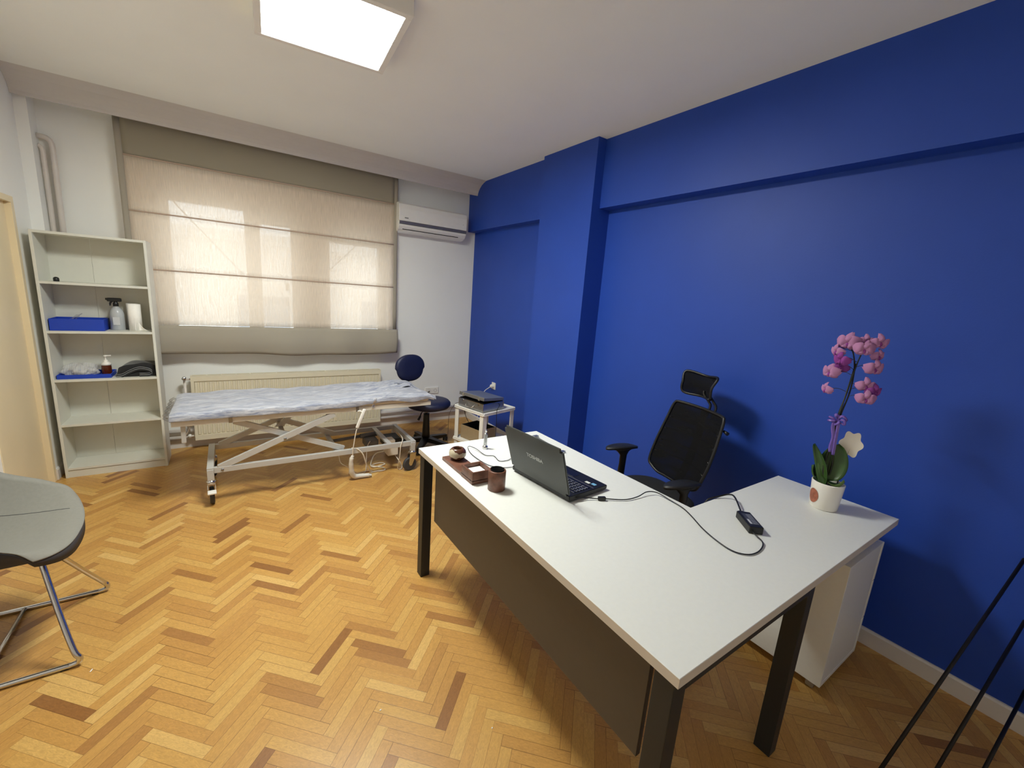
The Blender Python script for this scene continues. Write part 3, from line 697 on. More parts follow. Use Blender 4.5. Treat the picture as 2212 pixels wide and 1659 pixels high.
# cover draped over the mattress
def cover():
    bm = NB(); x0, x1, y0, y1 = -.345, 1.485, 3.358, 3.985
    hx, hy = 1.29, 3.74
    def fn(u, v):
        x = x0+(x1-x0)*u
        # across: front skirt, top, back skirt
        s = v
        ztop = .686+.004*math.sin(x*9+1)+.004*math.sin(x*23+v*11)+.003*math.sin(v*40+x*4)
        # bunched folds toward the face hole
        k = math.exp(-((x-1.12)/.30)**2); ztop += k*(.016+.011*math.sin(v*34+x*13))
        skirt = .054*(1-.55*max(0, (x-.2))/1.3)+.006*math.sin(x*11)
        if s < .16:
            q = s/.16; y = y0-.004*math.sin(q*PI); z = (ztop-.012-skirt)+skirt*q
            z = max(z, .633); 
        elif s < .22:
            q = (s-.16)/.06; y = y0+.022*q; z = ztop-.012+.012*math.sin(q*PI/2)
        elif s < .80:
            q = (s-.22)/.58; y = y0+.022+(y1-y0-.044)*q; z = ztop
        elif s < .86:
            q = (s-.80)/.06; y = y1-.022+.022*q; z = ztop-.012*(1-math.cos(q*PI/2))
        else:
            q = (s-.86)/.14; y = y1+.004; z = max(ztop-.012-.04*q, .64)
        if .22 <= s <= .80:
            d = math.hypot((x-hx)/.115, (y-hy)/.075); 
            if d < 1: z = min(z, .690-.0*d) - .010*(1-d)**.5 if d < .8 else z
        if u < .02: x = x0-.006+.004*u/.02; z = z-(z-.638)*(1-u/.02)**.8

        if u > .965: z -= (u-.965)/.035*.022; x += .018*math.sin(v*9); 
        return (x, y, z)
    solid_grid(bm, fn, lambda u, v: (0, 0, -.001), 180, 90)
    single('table_cover', bm, M_velour, 'grey blue velour cover spread over the treatment table', 'cover', (.57, 3.67, .68))
    bm = NB()
    def f2(u, v):
        a = 2*PI*u; r = .35+.65*v
        return (hx+.125*math.cos(a)*r+.012*math.sin(5*a), hy+.075*math.sin(a)*r, .712+.016*math.sin(PI*v)+.006*math.sin(6*a+2)-.010*v)
    grid(bm, f2, 48, 9)
    o = obj('face_hole_ring', bm, M_velour, bpy.data.objects['table_cover'])
    bm = NB(); lathe(bm, [(.0, 0), (.048, 0), (.048, .001), (0, .001)], (hx, hy, .714), 28)
    o2 = obj('face_hole_shade', bm, mat('slot_shade_cloth', (120, 124, 136), .9), bpy.data.objects['table_cover'])  # flat disc in a darker colour, painting the shade of the hollow
cover()
bm = NB()
tube(bm, [(-.36, 3.38, .655), (-.352, 3.44, .68), (-.345, 3.60, .685), (-.342, 3.80, .68)], .006, 8, 5)
solid_grid(bm, lambda u, v: (-.352-.03*math.sin(PI*v)+.008*math.sin(u*31), 3.37+.5*u, .632+.052*v), lambda u, v: (.002, 0, 0), 30, 6)
single('plastic_sheet', bm, M_plasticfilm, 'clear plastic film hanging from the left end of treatment table', 'plastic film', (-.36, 3.6, .632))
bm = NB(); solid_grid(bm, lambda u, v: (.93+.022*v+.03*u, 3.352-.004*math.sin(u*9), .60+.095*u), lambda u, v: (0, -.001, 0), 12, 4)
single('clear_tape', bm, M_plasticfilm, 'clear plastic strip hanging over the front of the cover', 'plastic strip', (.95, 3.352, .60))

def handset():
    t = thing('hand_control', 'white hand control hanging from the treatment table edge by its hook', 'remote control', (.85, 3.352, .45))
    bm = NB(); m_ = frame_mtx((.851, 3.350, .536), Vector((.93, 0, -.37)), Vector((0, 1, 0)), Vector((.37, 0, .93)))
    box(bm, -.013, .013, -.009, .009, -.083, .083, .007, 3, m_); smooth_bm(bm); obj('handle', bm, M_whitep, t)
    bm = NB(); tube(bm, [(.869, 3.352, .585), (.848, 3.356, .598), (.835, 3.362, .596), (.834, 3.368, .585)], .005, 8, 5); obj('hook', bm, M_whitep, t)
    bm = NB(); tube(bm, [(.820, 3.350, .455), (.806, 3.345, .40), (.795, 3.345, .33), (.788, 3.345, .283), (.785, 3.347, .21)], .0042, 8, 6); obj('cord', bm, M_cable, t)
    bm = NB(); tube(bm, [(.785, 3.347, .23), (.775, 3.35, .19), (.776, 3.36, .13), (.785, 3.372, .07), (.81, 3.384, .032), (.86, 3.388, .024), (.91, 3.38, .024), (.945, 3.376, .020)], [.012, .017, .019, .021, .021, .019, .017, .010], 12, 6)
    obj('plastic_sleeve', bm, mat('milky_sleeve', (214, 210, 200), .22), t)
handset()
bm = NB()
tube(bm, [(.79, 3.40, .276), (.83, 3.372, .272), (.87, 3.360, .225), (.90, 3.375, .13), (.94, 3.42, .05), (.962, 3.455, .010), (1.01, 3.46, .009), (1.06, 3.455, .008), (1.09, 3.47, .008), (1.08, 3.52, .008), (1.01, 3.60, .008), (1.09, 3.63, .009), (1.12, 3.58, .010), (1.02, 3.55, .012), (1.0, 3.6, .02), (1.06, 3.68, .08), (1.12, 3.62, .12)], .005, 8, 7)
single('power_cord', bm, M_cable, 'tangled cream cord looping on the floor under the treatment table', 'cord', (1.0, 3.5, 0))
bm = NB()
tube(bm, [(.785, 3.50, .02), (.82, 3.47, .006), (.90, 3.50, .006), (.98, 3.50, .006), (.95, 3.44, .006), (.90, 3.46, .006), (.93, 3.50, .014), (.95, 3.56, .08), (.97, 3.60, .19), (1.0, 3.62, .235)], .0032, 8, 7)
tube(bm, [(.70, 3.47, .23), (.715, 3.46, .14), (.76, 3.46, .10), (.80, 3.46, .06), (.86, 3.48, .008)], .0026, 8, 6)
single('cable_coil', bm, M_cable, 'thin cream cord coiled beside the plastic sleeve on the floor', 'cord', (.9, 3.5, 0))
bm = NB()
tube(bm, [(1.19, 3.58, .12), (1.22, 3.53, .07), (1.24, 3.47, .02), (1.22, 3.43, .006), (1.19, 3.43, .02), (1.185, 3.37, .15), (1.19, 3.362, .25), (1.215, 3.39, .29), (1.24, 3.48, .288), (1.26, 3.62, .28)], .0042, 8, 7)
single('mains_cord', bm, M_cable, 'cream cord looped over the rail next to the right castor', 'cord', (1.22, 3.45, 0))

# ------------------------------------------------------------------ blue stool with backrest
def stool():
    cx, cy = 1.645, 3.90
    t = thing('operator_stool', 'navy stool with round backrest beside the treatment table', 'stool', (cx, cy, 0))
    bm = NB(); lathe(bm, [(0, .412), (.17, .412), (.205, .425), (.222, .45), (.222, .472), (.205, .492), (.15, .503), (0, .506)], (cx+.02, cy, 0), 48); obj('seat', bm, M_navy, t)
    bm = NB(); lathe(bm, [(.045, 0), (.038, .10), (.030, .28), (.030, .30)], (cx, cy, .055), 24); obj('column_cover', bm, M_blackp, t)
    bm = NB(); tube(bm, [(cx, cy, .33), (cx, cy, .412)], .014, 16); obj('gas_spring', bm, M_chrome, t)
    bm = NB(); box(bm, cx-.06, cx+.06, cy-.05, cy+.05, .395, .414, .004); obj('mechanism', bm, M_blackp, t)
    for k in range(5):
        a = 2*PI*k/5+math.radians(233)
        d = Vector((math.cos(a), math.sin(a), 0)); s = Vector((-d.y, d.x, 0)); o = Vector((cx, cy, 0))
        bm = NB(); A = []
        for (q, hw, z0, z1) in ((.02, .032, .055, .105), (.15, .026, .050, .090), (.28, .020, .046, .072)):
            A.append([bm.verts.new(o+d*q+s*sx*hw+Vector((0, 0, z))) for sx, z in ((-1, z0), (1, z0), (1, z1), (-1, z1))])
        for p_, q_ in zip(A, A[1:]):
            for i in range(4): bm.faces.new((p_[i], p_[(i+1) % 4], q_[(i+1) % 4], q_[i]))
        bm.faces.new(A[0]); bm.faces.new(A[-1][::-1]); bmesh.ops.recalc_face_normals(bm, faces=bm.faces[:])
        leg = obj('base_leg', bm, M_blackp, t)
        bm = NB(); e = o+d*.27
        for sgn in (-1, 1):
            wm = Matrix.Translation(e+Vector((0, 0, .024))) @ Matrix.Rotation(a+.6, 4, 'Z') @ Matrix.Rotation(PI/2, 4, 'X') @ Matrix.Translation((0, 0, sgn*.013-.008))
            v0 = set(bm.verts); lathe(bm, [(.006, 0), (.022, 0), (.024, .003), (.024, .013), (.022, .016), (.006, .016)], (0, 0, 0), 24)
            for v in set(bm.verts)-v0: v.co = wm @ v.co
        obj('castor', bm, M_rub, leg)
    bm = NB(); tube(bm, [(cx-.02, cy-.03, .40), (cx-.075, cy-.06, .385), (cx-.10, cy-.08, .35), (cx-.125, cy-.10, .325)], [.004, .004, .006, .011, .012], 10, 4); obj('height_lever', bm, M_blackp, t)
    # backrest
    bc = Vector((1.522, 4.07, .80)); n_ = Vector((.22, -.975, .04)).normalized(); s_ = Vector((n_.y, -n_.x, 0)).normalized()*-1; u_ = s_.cross(n_).normalized()
    if u_.z < 0: u_ = -u_
    bm = NB()
    def ring(r, dpt):
        out = []
        for j in range(48):
            a = 2*PI*j/48; x = math.copysign(abs(math.cos(a))**.85, math.cos(a))*.172*r; y = math.copysign(abs(math.sin(a))**.85, math.sin(a))*.138*r
            if y < 0: x *= .90
            out.append(bm.verts.new(bc+s_*x+u_*y+n_*dpt))
        return out
    RS = [ring(*p) for p in ((.80, -.022), (.95, -.016), (1.0, 0), (.96, .018), (.85, .028), (.5, .032))]
    for a, b in zip(RS, RS[1:]):
        for j in range(48): bm.faces.new((a[j], a[(j+1) % 48], b[(j+1) % 48], b[j])).smooth = True
    bm.faces.new(RS[0]); bm.faces.new(RS[-1][::-1]); bmesh.ops.recalc_face_normals(bm, faces=bm.faces[:]); obj('backrest', bm, M_navy, t)
    bm = NB(); k = [bc-n_*.03+Vector((0, 0, -.05)), bc-n_*.045+Vector((0, 0, -.17)), bc-n_*.04+Vector((0, 0, -.30)), Vector((cx-.05, cy+.10, .405)), Vector((cx, cy+.03, .403))]
    tube(bm, k, [.018, .018, .014, .012, .012], 10, 5); obj('back_bracket', bm, M_blackp, t)
stool()

# ------------------------------------------------------------------ trolley, cases
TX = Vector((.9592, .2826, 0)); TY = Vector((-.243, .970, 0)).normalized(); TO = Vector((1.926, 3.23, 0))
TX = Vector((TY.y, -TY.x, 0))
def TM(z=0): return frame_mtx((TO.x, TO.y, z), TX, TY, Vector((0, 0, 1)))
TW, TD = .455, .428
def trolley():
    c = TM() @ Vector((TW/2, TD/2, 0))
    t = thing('trolley', 'white plastic two-tier trolley beside the blue wall', 'trolley', c[:])
    for z, name in ((.5, 'top_tray'), (.170, 'lower_tray')):
        bm = NB(); zb = z-.035
        box(bm, 0, TW, 0, TD, zb, z-.006, .02 if z > .4 else .012, 3, TM())
        for a in ((0, TW, 0, .012), (0, TW, TD-.012, TD), (0, .012, 0, TD), (TW-.012, TW, 0, TD)):
            box(bm, a[0]+(.012 if a[1]-a[0] > .1 else 0), a[1]-(.012 if a[1]-a[0] > .1 else 0), a[2]+(.012 if a[3]-a[2] > .1 else 0), a[3]-(.012 if a[3]-a[2] > .1 else 0), z-.012, z, .002, 1, TM())
        smooth_bm(bm) if False else None
        obj(name, bm, M_whitep, t)
    for x in (.012, TW-.012):
        for y in (.012, TD-.012):
            sx = 1 if x < .1 else -1; sy = 1 if y < .1 else -1
            bm = NB(); box(bm, min(x, x+sx*.05), max(x, x+sx*.05), min(y, y+sy*.008), max(y, y+sy*.008), .065, .468, .002, 1, TM())
            box(bm, min(x, x+sx*.008), max(x, x+sx*.008), min(y, y+sy*.05), max(y, y+sy*.05), .065, .468, .002, 1, TM())
            leg = obj('leg', bm, M_whitep, t)
            bm = NB(); p = TM() @ Vector((x+sx*.022, y+sy*.022, 0))
            tube(bm, [(p.x, p.y, .045), (p.x, p.y, .14)], .007, 8)
            for sg in (-1, 1):
                wm = Matrix.Translation((p.x, p.y, .025)) @ Matrix.Rotation(.5, 4, 'Z') @ Matrix.Rotation(PI/2, 4, 'X') @ Matrix.Translation((0, 0, sg*.012-.007))
                v0 = set(bm.verts); lathe(bm, [(.005, 0), (.023, 0), (.025, .003), (.025, .011), (.023, .014), (.005, .014)], (0, 0, 0), 20)
                for v in set(bm.verts)-v0: v.co = wm @ v.co
            obj('castor', bm, mat('castor_grey', (120, 118, 116), .5), leg)
trolley()
def case():
    # local frame along the trolley
    o = Vector((1.945, 3.275, .500)); M_ = frame_mtx(o, TX, TY, Vector((0, 0, 1))); w, d, h = .275, .345, .078
    t = thing('metal_case', 'silver aluminium case slightly open on top of the trolley', 'case', (M_ @ Vector((w/2, d/2, 0)))[:])
    bm = NB(); box(bm, 0, w, 0, d, .0005, h, .003, 1, M_); obj('body', bm, M_alu, t)
    bm = NB()
    for x, y in ((0, 0), (0, d), (w, 0)): box(bm, x-.003, x+.003, y-.003, y+.003, 0, h+.001, .001, 1, M_)
    for z in (.002, h-.004): 
        box(bm, -.002, w+.002, -.002, 0, z, z+.006, 0, 1, M_); box(bm, -.002, 0, 0, d, z, z+.006, 0, 1, M_)
    obj('edge_trim', bm, M_chrome, t)
    obj('gap_shade', (lambda b: (box(b, .006, w-.006, .006, d-.006, h, h+.006, 0, 1, M_), b)[1])(NB()), M_dark, t)  # near-black slab painting the shade between body and lid
    L_ = M_ @ Matrix.Translation((w, 0, h+.003)) @ Matrix.Rotation(math.radians(5.5), 4, 'Y')
    bm = NB(); box(bm, -w, 0, 0, d, .002, .032, .004, 2, L_); lid = obj('lid', bm, M_alud, t)
    bm = NB(); box(bm, -w-.003, -w+.004, -.002, d+.002, .002, .036, .003, 1, L_)
    obj('lid_frame', bm, M_alu, lid)
    for y in (.05, d-.07):
        bm = NB(); box(bm, -w-.008, -w-.002, y, y+.022, -.004, .026, .002, 1, L_); obj('latch', bm, M_chrome, lid)
        bm = NB(); box(bm, -.006, .0, y+.002, y+.02, h-.026, h-.004, .002, 1, M_); obj('latch_plate', bm, M_chrome, t)
    bm = NB(); P = [M_ @ Vector(p) for p in ((-.002, d/2-.055, .048), (-.02, d/2-.05, .035), (-.028, d/2-.03, .022), (-.028, d/2+.03, .022), (-.02, d/2+.05, .035), (-.002, d/2+.055, .048))]
    tube(bm, P, .004, 8, 5); obj('handle', bm, M_chrome, t)
case()
def cardbox():
    o = Vector((1.958, 3.34, .1645)); M_ = frame_mtx(o, TX, TY, Vector((0, 0, 1))); w, d, h = .22, .27, .135
    t = thing('cardboard_box', 'open olive box with black inside on the lower trolley tray', 'box', (M_ @ Vector((w/2, d/2, 0)))[:])
    bm = NB(); box(bm, 0, w, 0, d, 0, .003, 0, 1, M_)
    for a in ((0, w, 0, .003), (0, w, d-.003, d), (0, .003, .003, d-.003), (w-.003, w, .003, d-.003)): box(bm, *a, .001, h, 0, 1, M_)
    obj('walls', bm, M_card, t)
    bm = NB(); box(bm, .004, w-.004, .004, d-.004, .003, .005, 0, 1, M_)
    for a in ((.0031, w-.0031, .0031, .0045), (.0031, w-.0031, d-.0045, d-.0031), (.0031, .0045, .0045, d-.0045), (w-.0045, w-.0031, .0045, d-.0045)): box(bm, *a, .003, h-.0005, 0, 1, M_)
    obj('lining', bm, M_cardin, t)
    bm = NB(); lathe(bm, [(0, 0), (.02, 0), (.022, .01), (.022, .06), (.012, .075), (.012, .09), (0, .09)], (M_ @ Vector((.09, .04, .006)))[:], 20)
    single('white_bottle', bm, M_whitep, 'small white bottle standing inside the olive box', 'bottle', (M_ @ Vector((.09, .04, .006)))[:])
cardbox()
# wires around the trolley
bm = NB(); P = [TM() @ Vector(p) for p in ((.24, .05, .56), (.20, -.008, .56), (.165, -.010, .50), (.168, -.012, .36), (.165, -.01, .22), (.16, .0, .13), (.17, .02, .02))]
tube(bm, P, .003, 8, 6); single('case_cable', bm, M_blackp, 'black cable hanging from the metal case over the tray front', 'cable', (P[3].x, P[3].y, .02))
bm = NB(); P = [(2.0, 3.70, .50), (1.975, 3.715, .47), (1.985, 3.72, .40), (2.00, 3.70, .33), (2.02, 3.66, .27)]
tube(bm, P, .003, 8, 6); single('hanging_wire', bm, M_blackp, 'short black wire hanging behind the trolley into the box', 'cable', (2.0, 3.7, .27))
bm = NB(); P = [(1.90, 3.665, .512), (1.86, 3.70, .48), (1.805, 3.70, .38), (1.795, 3.69, .2), (1.785, 3.68, .03), (1.76, 3.66, .005)]
tube(bm, P, .0022, 8, 6); single('thin_wire', bm, mat('thin_brown_wire', (70, 50, 40), .5), 'thin brown wire trailing left of the trolley to the floor', 'wire', (1.77, 3.7, 0))
def outlet():
    t = thing('wall_socket', 'white socket with plug on the blue wall above the trolley', 'socket', (2.539, 4.06, .52))
    bm = NB(); box(bm, 2.529, 2.5395, 4.02, 4.10, .515, .595, .004, 2); obj('plate', bm, M_whitep, t)
    bm = NB(); lathe(bm, [(.021, 0), (.024, .004), (.022, .03), (.014, .042), (0, .042)], (2.532, 4.062, .553), 24, axis=Matrix.Rotation(-PI/2, 4, 'Y')); obj('plug', bm, M_whitep, t)
    bm = NB(); tube(bm, [(2.495, 4.066, .548), (2.475, 4.075, .530), (2.44, 4.10, .49), (2.41, 4.12, .40), (2.39, 4.13, .25), (2.36, 4.10, .05), (2.30, 4.0, .007), (2.2, 3.85, .006)], .004, 8, 6); obj('cord', bm, M_whitep, t)
outlet()
def outlet2():
    t = thing('double_socket', 'white double wall socket low behind the stool seat', 'socket', (2.04, YW, .36))
    bm = NB(); box(bm, 1.96, 2.135, YW-.011, YW-.001, .345, .425, .004, 2); obj('plate', bm, M_whitep, t)
    for x in (2.005, 2.09):
        bm = NB(); lathe(bm, [(.016, 0), (.019, .002), (.021, .003), (.021, 0)], (x, YW-.0105, .385), 24, axis=Matrix.Rotation(PI/2, 4, 'X')); obj('socket_ring', bm, mat('socket_grey', (190, 186, 180), .5), t)
    bm = NB(); tube(bm, [(2.005, YW-.02, .385), (1.995, YW-.035, .375), (1.96, YW-.04, .37), (1.93, YW-.035, .34), (1.92, YW-.03, .2)], .005, 8, 5); obj('plug_cord', bm, M_blackp, t)
outlet2()

# ------------------------------------------------------------------ L-shaped desk
ZT = .75
def desk():
    ax, ay, bx, cy, dy, ex = .820, 2.035, 1.6144, .4251, .9247, 2.4047
    t = thing('office_desk', 'white L-shaped office desk with dark metal legs', 'desk', (1.2, 1.2, 0))
    bm = NB(); th = .030
    pts = [(ax, cy), (ex, cy), (ex, dy), (bx, dy), (bx, ay), (ax, ay)]
    prism(bm, [(p[0], p[1]) for p in pts], 'z', ZT-th, ZT)
    bmesh.ops.bevel(bm, geom=[e for e in bm.edges if abs(e.verts[0].co.z-e.verts[1].co.z) < 1e-6], offset=.0012, segments=1, affect='EDGES')
    top = obj('desktop', bm, M_lamwhite, t)
    top.data.materials.append(M_edge)
    for p in top.data.polygons:
        if abs(p.normal.z) < .3: p.material_index = 1
    L = .050
    zt = ZT-th
    obj('leg', b1(.826, .878, 1.969, 2.024, 0, zt-.001, .002), M_frame, t)
    obj('leg', b1(1.560, 1.609, 1.969, 2.024, 0, zt-.001, .002), M_frame, t)
    obj('leg', b1(.826, .878, .437, .494, 0, zt-.001, .002), M_frame, t)
    obj('leg', b1(1.560, 1.609, .437, .494, 0, zt-.001, .002), M_frame, t)
    obj('end_bar', b1(.878, 1.560, .437, .492, zt-.041, zt-.001, .001), M_frame, t)
    obj('end_bar', b1(.878, 1.560, 1.971, 2.024, zt-.041, zt-.001, .001), M_frame, t)
    obj('long_bar', b1(.90, .94, .494, 1.969, zt-.041, zt-.002, .001), M_frame, t)
    obj('long_bar', b1(1.50, 1.54, .494, 1.969, zt-.041, zt-.002, .001), M_frame, t)
    obj('modesty_panel', b1(.860, .878, .527, 1.893, .380, zt-.001, .001), M_panel, t)
desk()
def pedestal():
    x0, x1, y0, y1, z0, z1 = 2.003, 2.375, .449, .93, .052, .628
    t = thing('drawer_pedestal', 'white drawer pedestal on castors under the desk return', 'drawer unit', ((x0+x1)/2, (y0+y1)/2, 0))
    bm = NB(); box(bm, x0, x0+.018, y0, y1, z0, z1, .001, 1); obj('back_board', bm, M_lamwhite, t)
    bm = NB(); box(bm, x0+.018, x1, y0+.002, y0+.018, z0+.018, z1-.018); obj('side_board', bm, M_lamwhite, t)
    bm = NB(); box(bm, x0+.018, x1, y1-.018, y1, z0+.018, z1-.018); obj('side_board', bm, M_lamwhite, t)
    obj('bottom_board', b1(x0+.018, x1, y0, y1, z0, z0+.018, .001, 1), M_lamwhite, t)
    obj('top_board', b1(x0+.018, x1, y0, y1, z1-.018, z1, .001, 1), M_lamwhite, t)
    h = (z1-z0-.006)/3
    for i in range(3):
        d = obj('drawer', b1(x1+.001, x1+.019, y0-.001, y1+.001, z0+.001+i*(h+.003), z0+.001+i*(h+.003)+h, .002, 1), M_lamwhite, t)
        zc = z0+.001+i*(h+.003)+h*.55
        bm = NB(); box(bm, x1+.019, x1+.034, y0+.12, y0+.24, zc-.006, zc+.006, .003); obj('handle', bm, M_alu, d)
    for x in (x0+.045, x1-.045):
        for y in (y0+.045, y1-.045):
            bm = NB(); tube(bm, [(x, y, .03), (x, y, z0)], .01, 10)
            wm = Matrix.Translation((x, y, .0225)) @ Matrix.Rotation(PI/2, 4, 'X') @ Matrix.Translation((0, 0, -.014))
            v0 = set(bm.verts); lathe(bm, [(.005, 0), (.020, 0), (.0225, .004), (.0225, .024), (.020, .028), (.005, .028)], (0, 0, 0), 24)
            for v in set(bm.verts)-v0: v.co = wm @ v.co
            obj('castor', bm, mat('castor_pale', (150, 140, 122), .5), t)
pedestal()

# ------------------------------------------------------------------ desk things
def organizer():
    x0, x1 = .864, .966; y0, ym, y1 = 1.513, 1.622, 1.835
    t = thing('desk_organizer', 'brown stone desk organizer with pen groove and paper box', 'desk organizer', ((x0+x1)/2, (y0+y1)/2, ZT))
    bm = NB(); box(bm, x0+.002, x1-.004, ym-.002, y1, ZT, ZT+.018, .0015, 1); obj('base_board', bm, M_stone, t)
    bm = NB(); box(bm, x0+.03, x1-.03, ym+.025, ym+.033, ZT+.0175, ZT+.0188); obj('pen_groove_shade', bm, M_dark, t)  # thin dark bar on the board, painting the shade of a groove
    bm = NB(); w = .009; h = .058
    box(bm, x0, x1, y0, ym, ZT, ZT+.02, .001, 1)
    for a in ((x0, x1, y0, y0+w), (x0, x1, ym-w, ym), (x0, x0+w, y0+w, ym-w), (x1-w, x1, y0+w, ym-w)): box(bm, *a, ZT+.015, ZT+h, .001, 1)
    obj('paper_box', bm, M_stone, t)
    single('note_paper', b1(x0+w+.003, x1-w-.003, y0+w+.003, ym-w-.003, ZT+.021, ZT+.040), M_paper, 'white note paper stacked in the brown organizer box', 'paper', ((x0+x1)/2, (y0+ym)/2, ZT+.021))
organizer()
bm = NB(); c = (.921, 1.775, ZT+.0183)
lathe(bm, [(0, 0), (.022, 0), (.034, .008), (.042, .022), (.0435, .034), (.040, .047), (.031, .057), (.024, .060), (.021, .058), (.020, .05), (.024, .03), (.018, .012), (0, .010)], c, 40)
single('round_pot', bm, M_pottery, 'round brown and cream glazed pot on the organizer board', 'pot', c)
bm = NB(); c = (.944, 1.437, ZT)
lathe(bm, [(0, 0), (.036, 0), (.0385, .003), (.0385, .088), (.0372, .091), (.031, .091), (.0295, .088), (.029, .012), (0, .010)], c, 40)
cup = single('stone_cup', bm, M_stone, 'brown stone cup standing beside the laptop', 'cup', c)
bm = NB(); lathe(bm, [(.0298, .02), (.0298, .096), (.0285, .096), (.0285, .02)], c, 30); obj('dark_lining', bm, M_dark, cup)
def stamp():
    c = (1.148, 1.888, ZT); t = thing('metal_holder', 'silver metal holder standing upright on the desk', 'metal stand', c)
    bm = NB(); lathe(bm, [(0, 0), (.014, 0), (.0155, .003), (.0155, .012), (.012, .017), (.009, .02)], c, 28); obj('base', bm, M_chrome, t)
    bm = NB(); lathe(bm, [(.009, .018), (.0098, .022), (.0098, .082), (.008, .088), (.005, .090)], c, 24); obj('barrel', bm, M_alu, t)
    bm = NB(); lathe(bm, [(.005, .089), (.005, .10), (.0065, .103), (.006, .108), (0, .110)], c, 18); obj('tip', bm, M_chrome, t)
stamp()

def laptop():
    H1 = Vector((1.118, 1.570, 0)); H2 = Vector((1.152, 1.190, 0)); ex_ = (H1-H2).normalized(); wd = (H1-H2).length
    ey_ = Vector((ex_.y, -ex_.x, 0))           # toward the user (+x)
    if ey_.x < 0: ey_ = -ey_
    Mb = frame_mtx((H2.x, H2.y, ZT), ex_, ey_, Vector((0, 0, 1)))
    t = thing('laptop', 'open black laptop facing the mesh office chair', 'laptop', (Mb @ Vector((wd/2, .12, 0)))[:])
    bm = NB()
    prism(bm, [(0.0, .010), (0.0, .030), (.25, .024), (.25, .010), (.24, .004), (.01, .004)], 'x', 0, wd)
    bmesh.ops.bevel(bm, geom=[e for e in bm.edges if abs(e.verts[0].co.x-e.verts[1].co.x) < 1e-6 or True], offset=.0022, segments=2, affect='EDGES')
    for v in bm.verts: v.co = Mb @ v.co
    base = obj('base', bm, M_blackp, t)
    tl = math.atan2(.006, .25)
    Mk = Mb @ Matrix.Translation((0, 0, .0302)) @ Matrix.Rotation(-tl, 4, 'X')
    bm = NB(); rows = 6; cols = 17; kw = (wd-.03)/cols; kh = .018
    for r in range(rows):
        c0 = 0
        while c0 < cols:
            span = 6 if (r == rows-1 and c0 == 4) else 1
            hh = kh*.62 if r == 0 else kh-.003
            x = .015+c0*kw; y = .045+r*kh
            box(bm, x+.0015, x+kw*span-.0015, y, y+hh, .0, .0022, .0006, 1, Mk); c0 += span
    obj('keyboard', bm, M_black2, base)
    bm = NB()
    for r in range(1, rows-1):
        for c_ in range(cols):
            x = .015+c_*kw+kw*.28; y = .045+r*kh+.003
            box(bm, x, x+.004, y+.002, y+.006, .0022, .0024, 0, 1, Mk)
    obj('key_legends', bm, mat('legend_white', (176, 178, 190), .5), base)
    bm = NB(); box(bm, .006, wd-.006, .160, .1625, .0003, .0012, 0, 1, Mk); obj('trim_line', bm, mat('trim_silver', (150, 150, 155), .3, metal=.6), base)
    bm = NB(); box(bm, .14, .24, .172, .225, .0002, .0010, .0003, 1, Mk); obj('touchpad', bm, M_black2, base)
    bm = NB(); box(bm, .050, .074, .178, .194, .0003, .0012, 0, 1, Mk); obj('sticker', bm, mat('sticker_white', (224, 226, 218), .4), base, 'white sticker')
    bm = NB(); box(bm, .022, .044, .186, .204, .0003, .0012, 0, 1, Mk); obj('sticker', bm, mat('sticker_blue', (120, 176, 214), .4), base, 'light blue sticker')
    bm = NB(); tube(bm, [(Mb @ Vector((.02, .012, .030)))[:], (Mb @ Vector((wd-.02, .012, .030)))[:]], .008, 14); obj('hinge', bm, M_blackp, base)
    # lid leaning back
    v_ = (-ey_*.071+Vector((0, 0, .222))).normalized(); nb_ = ex_.cross(v_)
    if nb_.dot(ey_) > 0: nb_ = -nb_
    Ml = frame_mtx((Mb @ Vector((0, .004, .022)))[:], ex_, nb_*-1, v_)
    bm = NB(); box(bm, 0, wd, -.004, .006, 0, .238, 0, 1)
    bmesh.ops.bevel(bm, geom=[e for e in bm.edges if abs(e.verts[0].co.y-e.verts[1].co.y) > 1e-4], offset=.016, segments=4, affect='EDGES')
    bmesh.ops.bevel(bm, geom=[e for e in bm.edges if abs(e.verts[0].co.y-e.verts[1].co.y) < 1e-5], offset=.002, segments=2, affect='EDGES')
    for v in bm.verts: v.co = Ml @ v.co
    lid = obj('lid', bm, M_lid, t)
    bm = NB(); box(bm, .012, wd-.012, .0061, .0070, .018, .222, 0, 1, Ml); obj('screen', bm, mat('screen_black', (12, 12, 15), .12), lid)
    # maker's word on the lid
    cu = bpy.data.curves.new('t', 'FONT'); cu.body = 'TOSHIBA'; cu.size = .026; cu.extrude = .0004; cu.align_x = 'CENTER'; cu.align_y = 'CENTER'; cu.offset = .0005
    to = bpy.data.objects.new('tmp', cu); C.objects.link(to); bpy.context.view_layer.update()
    me = bpy.data.meshes.new_from_object(to.evaluated_get(bpy.context.evaluated_depsgraph_get())); bpy.data.objects.remove(to)
    bm = NB(); bm.from_mesh(me)
    # reads left to right seen from behind the lid: text right = -ex
    Mt = frame_mtx((Ml @ Vector((wd*.5, -.0046, .128)))[:], -ex_, v_, nb_)
    for v in bm.verts: v.co = Mt @ v.co
    obj('lettering', bm, mat('letter_silver', (176, 178, 176), .35, metal=.4), lid)
    return Mb, wd
MbL, wdL = laptop()
